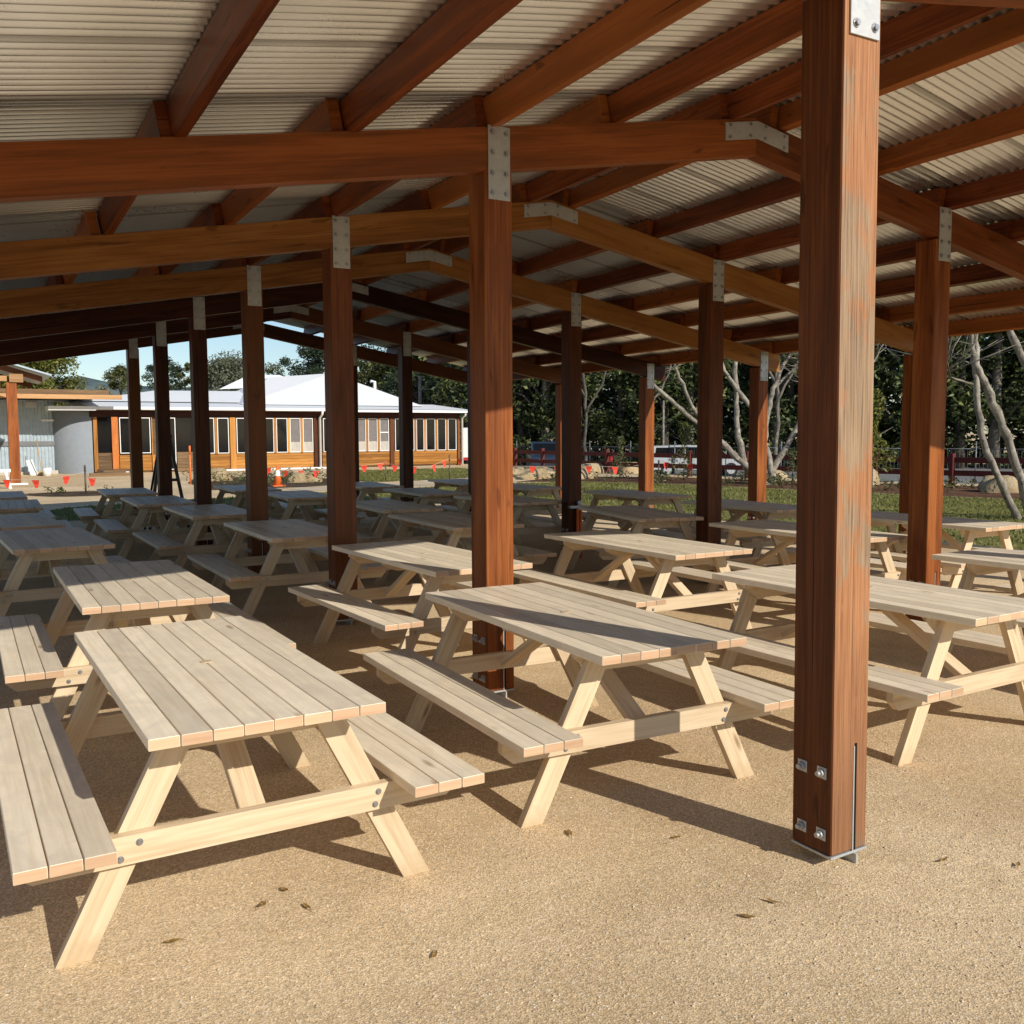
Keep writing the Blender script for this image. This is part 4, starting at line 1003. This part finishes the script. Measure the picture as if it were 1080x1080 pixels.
limb_tree('bare_tree', 'wide bare pale branched tree on the garden bed at centre right', (22.17, 21.75, 0), [
    ([(22.2, 21.75, -.05), (22.25, 21.75, .5), (22.55, 21.6, 1.05), (22.89, 21.49, 1.65), (23.2, 21.3, 2.6), (23.4, 21.2, 3.6)], (.14, .055)),
    ([(22.05, 21.8, -.05), (21.6, 22.1, .5), (21.2, 22.4, .95), (20.94, 22.59, 1.3), (20.27, 23.05, 1.95), (19.7, 23.4, 2.5), (19.14, 23.82, 3.13), (18.6, 24.1, 4.0)], (.14, .05)),
    ([(20.6, 22.8, 1.65), (20.23, 23.1, 2.3), (19.95, 23.3, 3.0), (19.73, 23.53, 3.72), (19.6, 23.6, 4.6)], (.08, .04)),
    ([(21.5, 22.2, .6), (21.34, 22.38, 1.51), (21.36, 22.5, 2.6), (21.39, 22.58, 3.92), (21.4, 22.6, 5.0)], (.13, .06)),
    ([(21.9, 22.1, 2.2), (21.62, 22.32, 2.64), (21.3, 22.5, 3.1), (21.07, 22.74, 3.59), (20.8, 22.9, 4.6)], (.1, .05)),
    ([(22.2, 21.75, .3), (22.1, 22.0, 1.3), (22.2, 21.96, 2.33), (22.36, 21.93, 3.02), (22.87, 21.73, 4.06), (23.2, 21.6, 5.0)], (.12, .05)),
    ([(22.36, 21.93, 3.0), (22.7, 21.8, 3.35), (23.04, 21.6, 3.73), (23.6, 21.4, 4.2)], (.06, .03))], M['bark_pale'], 6, 30, (M['leaf_olive'], 2))
limb_tree('bare_tree', 'thin pale leafless tree behind the leafy young tree', (29.5, 24.5, 0), [
    ([(29.5, 24.5, 0), (29.5, 24.5, 2.0), (29.2, 24.7, 3.6), (29.0, 24.8, 4.8), (28.7, 25, 6.2)], (.13, .05)), ([(29.3, 24.6, 3.2), (29.9, 24.3, 4.2), (30.4, 24.1, 5.2)], (.06, .03)), ([(29.1, 24.8, 4.0), (28.4, 25.1, 4.6), (27.8, 25.5, 5.2)], (.06, .03))], M['bark_pale'], 9, 14, None, (.8, 2.2))
for i, (x, y, h, lab) in enumerate(((31.5, 45.5, 7.5, 'pale slim trunk among the dark wood left of centre'), (35.6, 44.6, 8.5, 'straight grey trunk standing behind the steel fence'), (43.0, 31.5, 9.5, 'pale gum trunk against the wood at far right'), (46, 22.5, 9, 'pale gum trunk at the right edge of the wood'), (38.5, 37.5, 8.5, 'thin pale trunk behind the wide bare tree'))):
    limb_tree('slim_tree', lab, (x, y, 0), [([(x, y, LOW), (x + .1, y, h * .35), (x - .1, y + .1, h * .7), (x + .2, y, h)], (.13, .06)), ([(x, y, h * .38), (x + .9, y - .5, h * .6), (x + 1.2, y - .6, h * .8)], (.09, .04)), ([(x, y, h * .5), (x - .8, y + .5, h * .7), (x - 1.2, y + .7, h * .9)], (.08, .03))], M['bark_dark' if i in (0, 2) else 'bark'], 30 + i, 8, (M['leaf_dark'], 10), (.6, 1.6))

# young planted trees and shrubs
def shrub(name, x, y, h, r, leaf, label, n=260, size=.11, cat='shrub', seed=1, stem=.02):
    rng = random.Random(seed); t = thing(name, label, cat, (x, y, 0)); p = MB()
    p.tube([(0, 0, 0), (.02, 0, h * .5), (0, .02, h * .95)], [stem, stem * .8, stem * .3], 6)
    for k in range(6):
        a = rng.uniform(0, 6); z = h * rng.uniform(.25, .8); p.tube([(0, 0, z), (r * .8 * math.cos(a), r * .8 * math.sin(a), z + h * .12)], [stem * .5, stem * .2], 4)
    p.build('trunk', M['bark'], t); c = MB()
    for i in range(n):
        u = rng.random(); z = h * (.18 + .84 * u); rr = r * (1 - .75 * u) * (.6 + .4 * math.sin(9 * u)) * math.sqrt(rng.random()) + .02; a = rng.uniform(0, 2 * PI)
        c.leaf(Vector((rr * math.cos(a), rr * math.sin(a), z)), size * rng.uniform(.7, 1.3), size * .4, rng)
    c.build('crown', leaf, t)
shrub('young_tree', 23.6, 19.1, 2.85, .85, M['leaf_yellow'], 'leafy yellow green young tree right of the weathered near post', 1300, .15, 'tree', 3, .04)
shrub('young_tree', 22.9, 30.6, 1.5, .5, M['leaf_olive'], 'slender olive young tree before the steel fence', 380, .12, 'tree', 4)
shrub('young_tree', 25.6, 18.7, 1.6, .5, M['leaf_olive'], 'dark green young tree left of the red fence post', 420, .12, 'tree', 5)
shrub('young_tree', 21.9, 25.6, 2.0, .6, M['leaf_yellow'], 'bright leafy young tree beneath the wide bare branches', 300, .12, 'tree', 6)
shrub('flowering_shrub', 22.2, 22.6, .9, .6, M['leaf_yellow'], 'low yellow green shrub on the mulch under the wide bare tree', 260, .1, 'shrub', 7)
shrub('flowering_shrub', 23.8, 22.4, 1.1, .4, M['leaf_olive'], 'olive shrub right of the flat boulder', 260, .1, 'shrub', 8)
rs_ = random.Random(21); p = MB()
for i in range(130):                                       # uncountable strappy ground cover on the beds
    while True:
        x, y = rs_.uniform(16.5, 28), rs_.uniform(6, 29)
        if inside(x, y, BED): break
    for k in range(16): p.leaf(Vector((x + rs_.gauss(0, .12), y + rs_.gauss(0, .12), rs_.uniform(.03, .28))), .16, .045, rs_)
for i in range(60):
    x, y = rs_.uniform(7, 12), rs_.uniform(29.5, 36.5)
    for k in range(14): p.leaf(Vector((x + rs_.gauss(0, .1), y + rs_.gauss(0, .1), rs_.uniform(.03, .4))), .18, .04, rs_)
for i in range(10):
    x, y = rs_.uniform(2.2, 3.9), rs_.uniform(28.8, 30.3)
    for k in range(9): p.leaf(Vector((x + rs_.gauss(0, .06), y + rs_.gauss(0, .06), rs_.uniform(.03, .22))), .14, .04, rs_)
p.build('ground_cover', M['leaf_olive'], kind='stuff')

# ------------------------------------------------------------------ hills on the horizon
def m_hill():
    m = NT('hazy_forest_hill', 1, 0); v = m.vec('pos', rnd=False); f = m.noise(v, .09, 6, .7); f2 = m.noise(v, .012, 3, .5)
    c = m.ramp(f, [(.35, (.07, .1, .105)), (.55, (.115, .15, .15)), (.75, (.17, .2, .17))]); c = m.mix(m.mr(f2, .55, .7, 0, .5), c, (.2, .21, .17)); return m.out(c, f, .8, 3)
p = MB(); nx, ny = 70, 10
for j in range(ny + 1):
    for i in range(nx + 1):
        x = -420 + 900 * i / nx; y = 420 + 150 * j / ny; u = j / ny
        hgt = (27 + 2 * math.sin(x * .016 + 1) + 1.6 * math.sin(x * .047) + .9 * math.sin(x * .13)) * math.sin(PI / 2 * min(1, u * 1.5))
        p.v.append(Vector((x, y, hgt + R.uniform(-.5, .9) * (j > 0) - .5)))
for j in range(ny):
    for i in range(nx): a = j * (nx + 1) + i; p.face([a, a + 1, a + nx + 2, a + nx + 1], [(0, 0)] * 4, 0, .5, True)
p.build('hills', m_hill(), kind='structure')
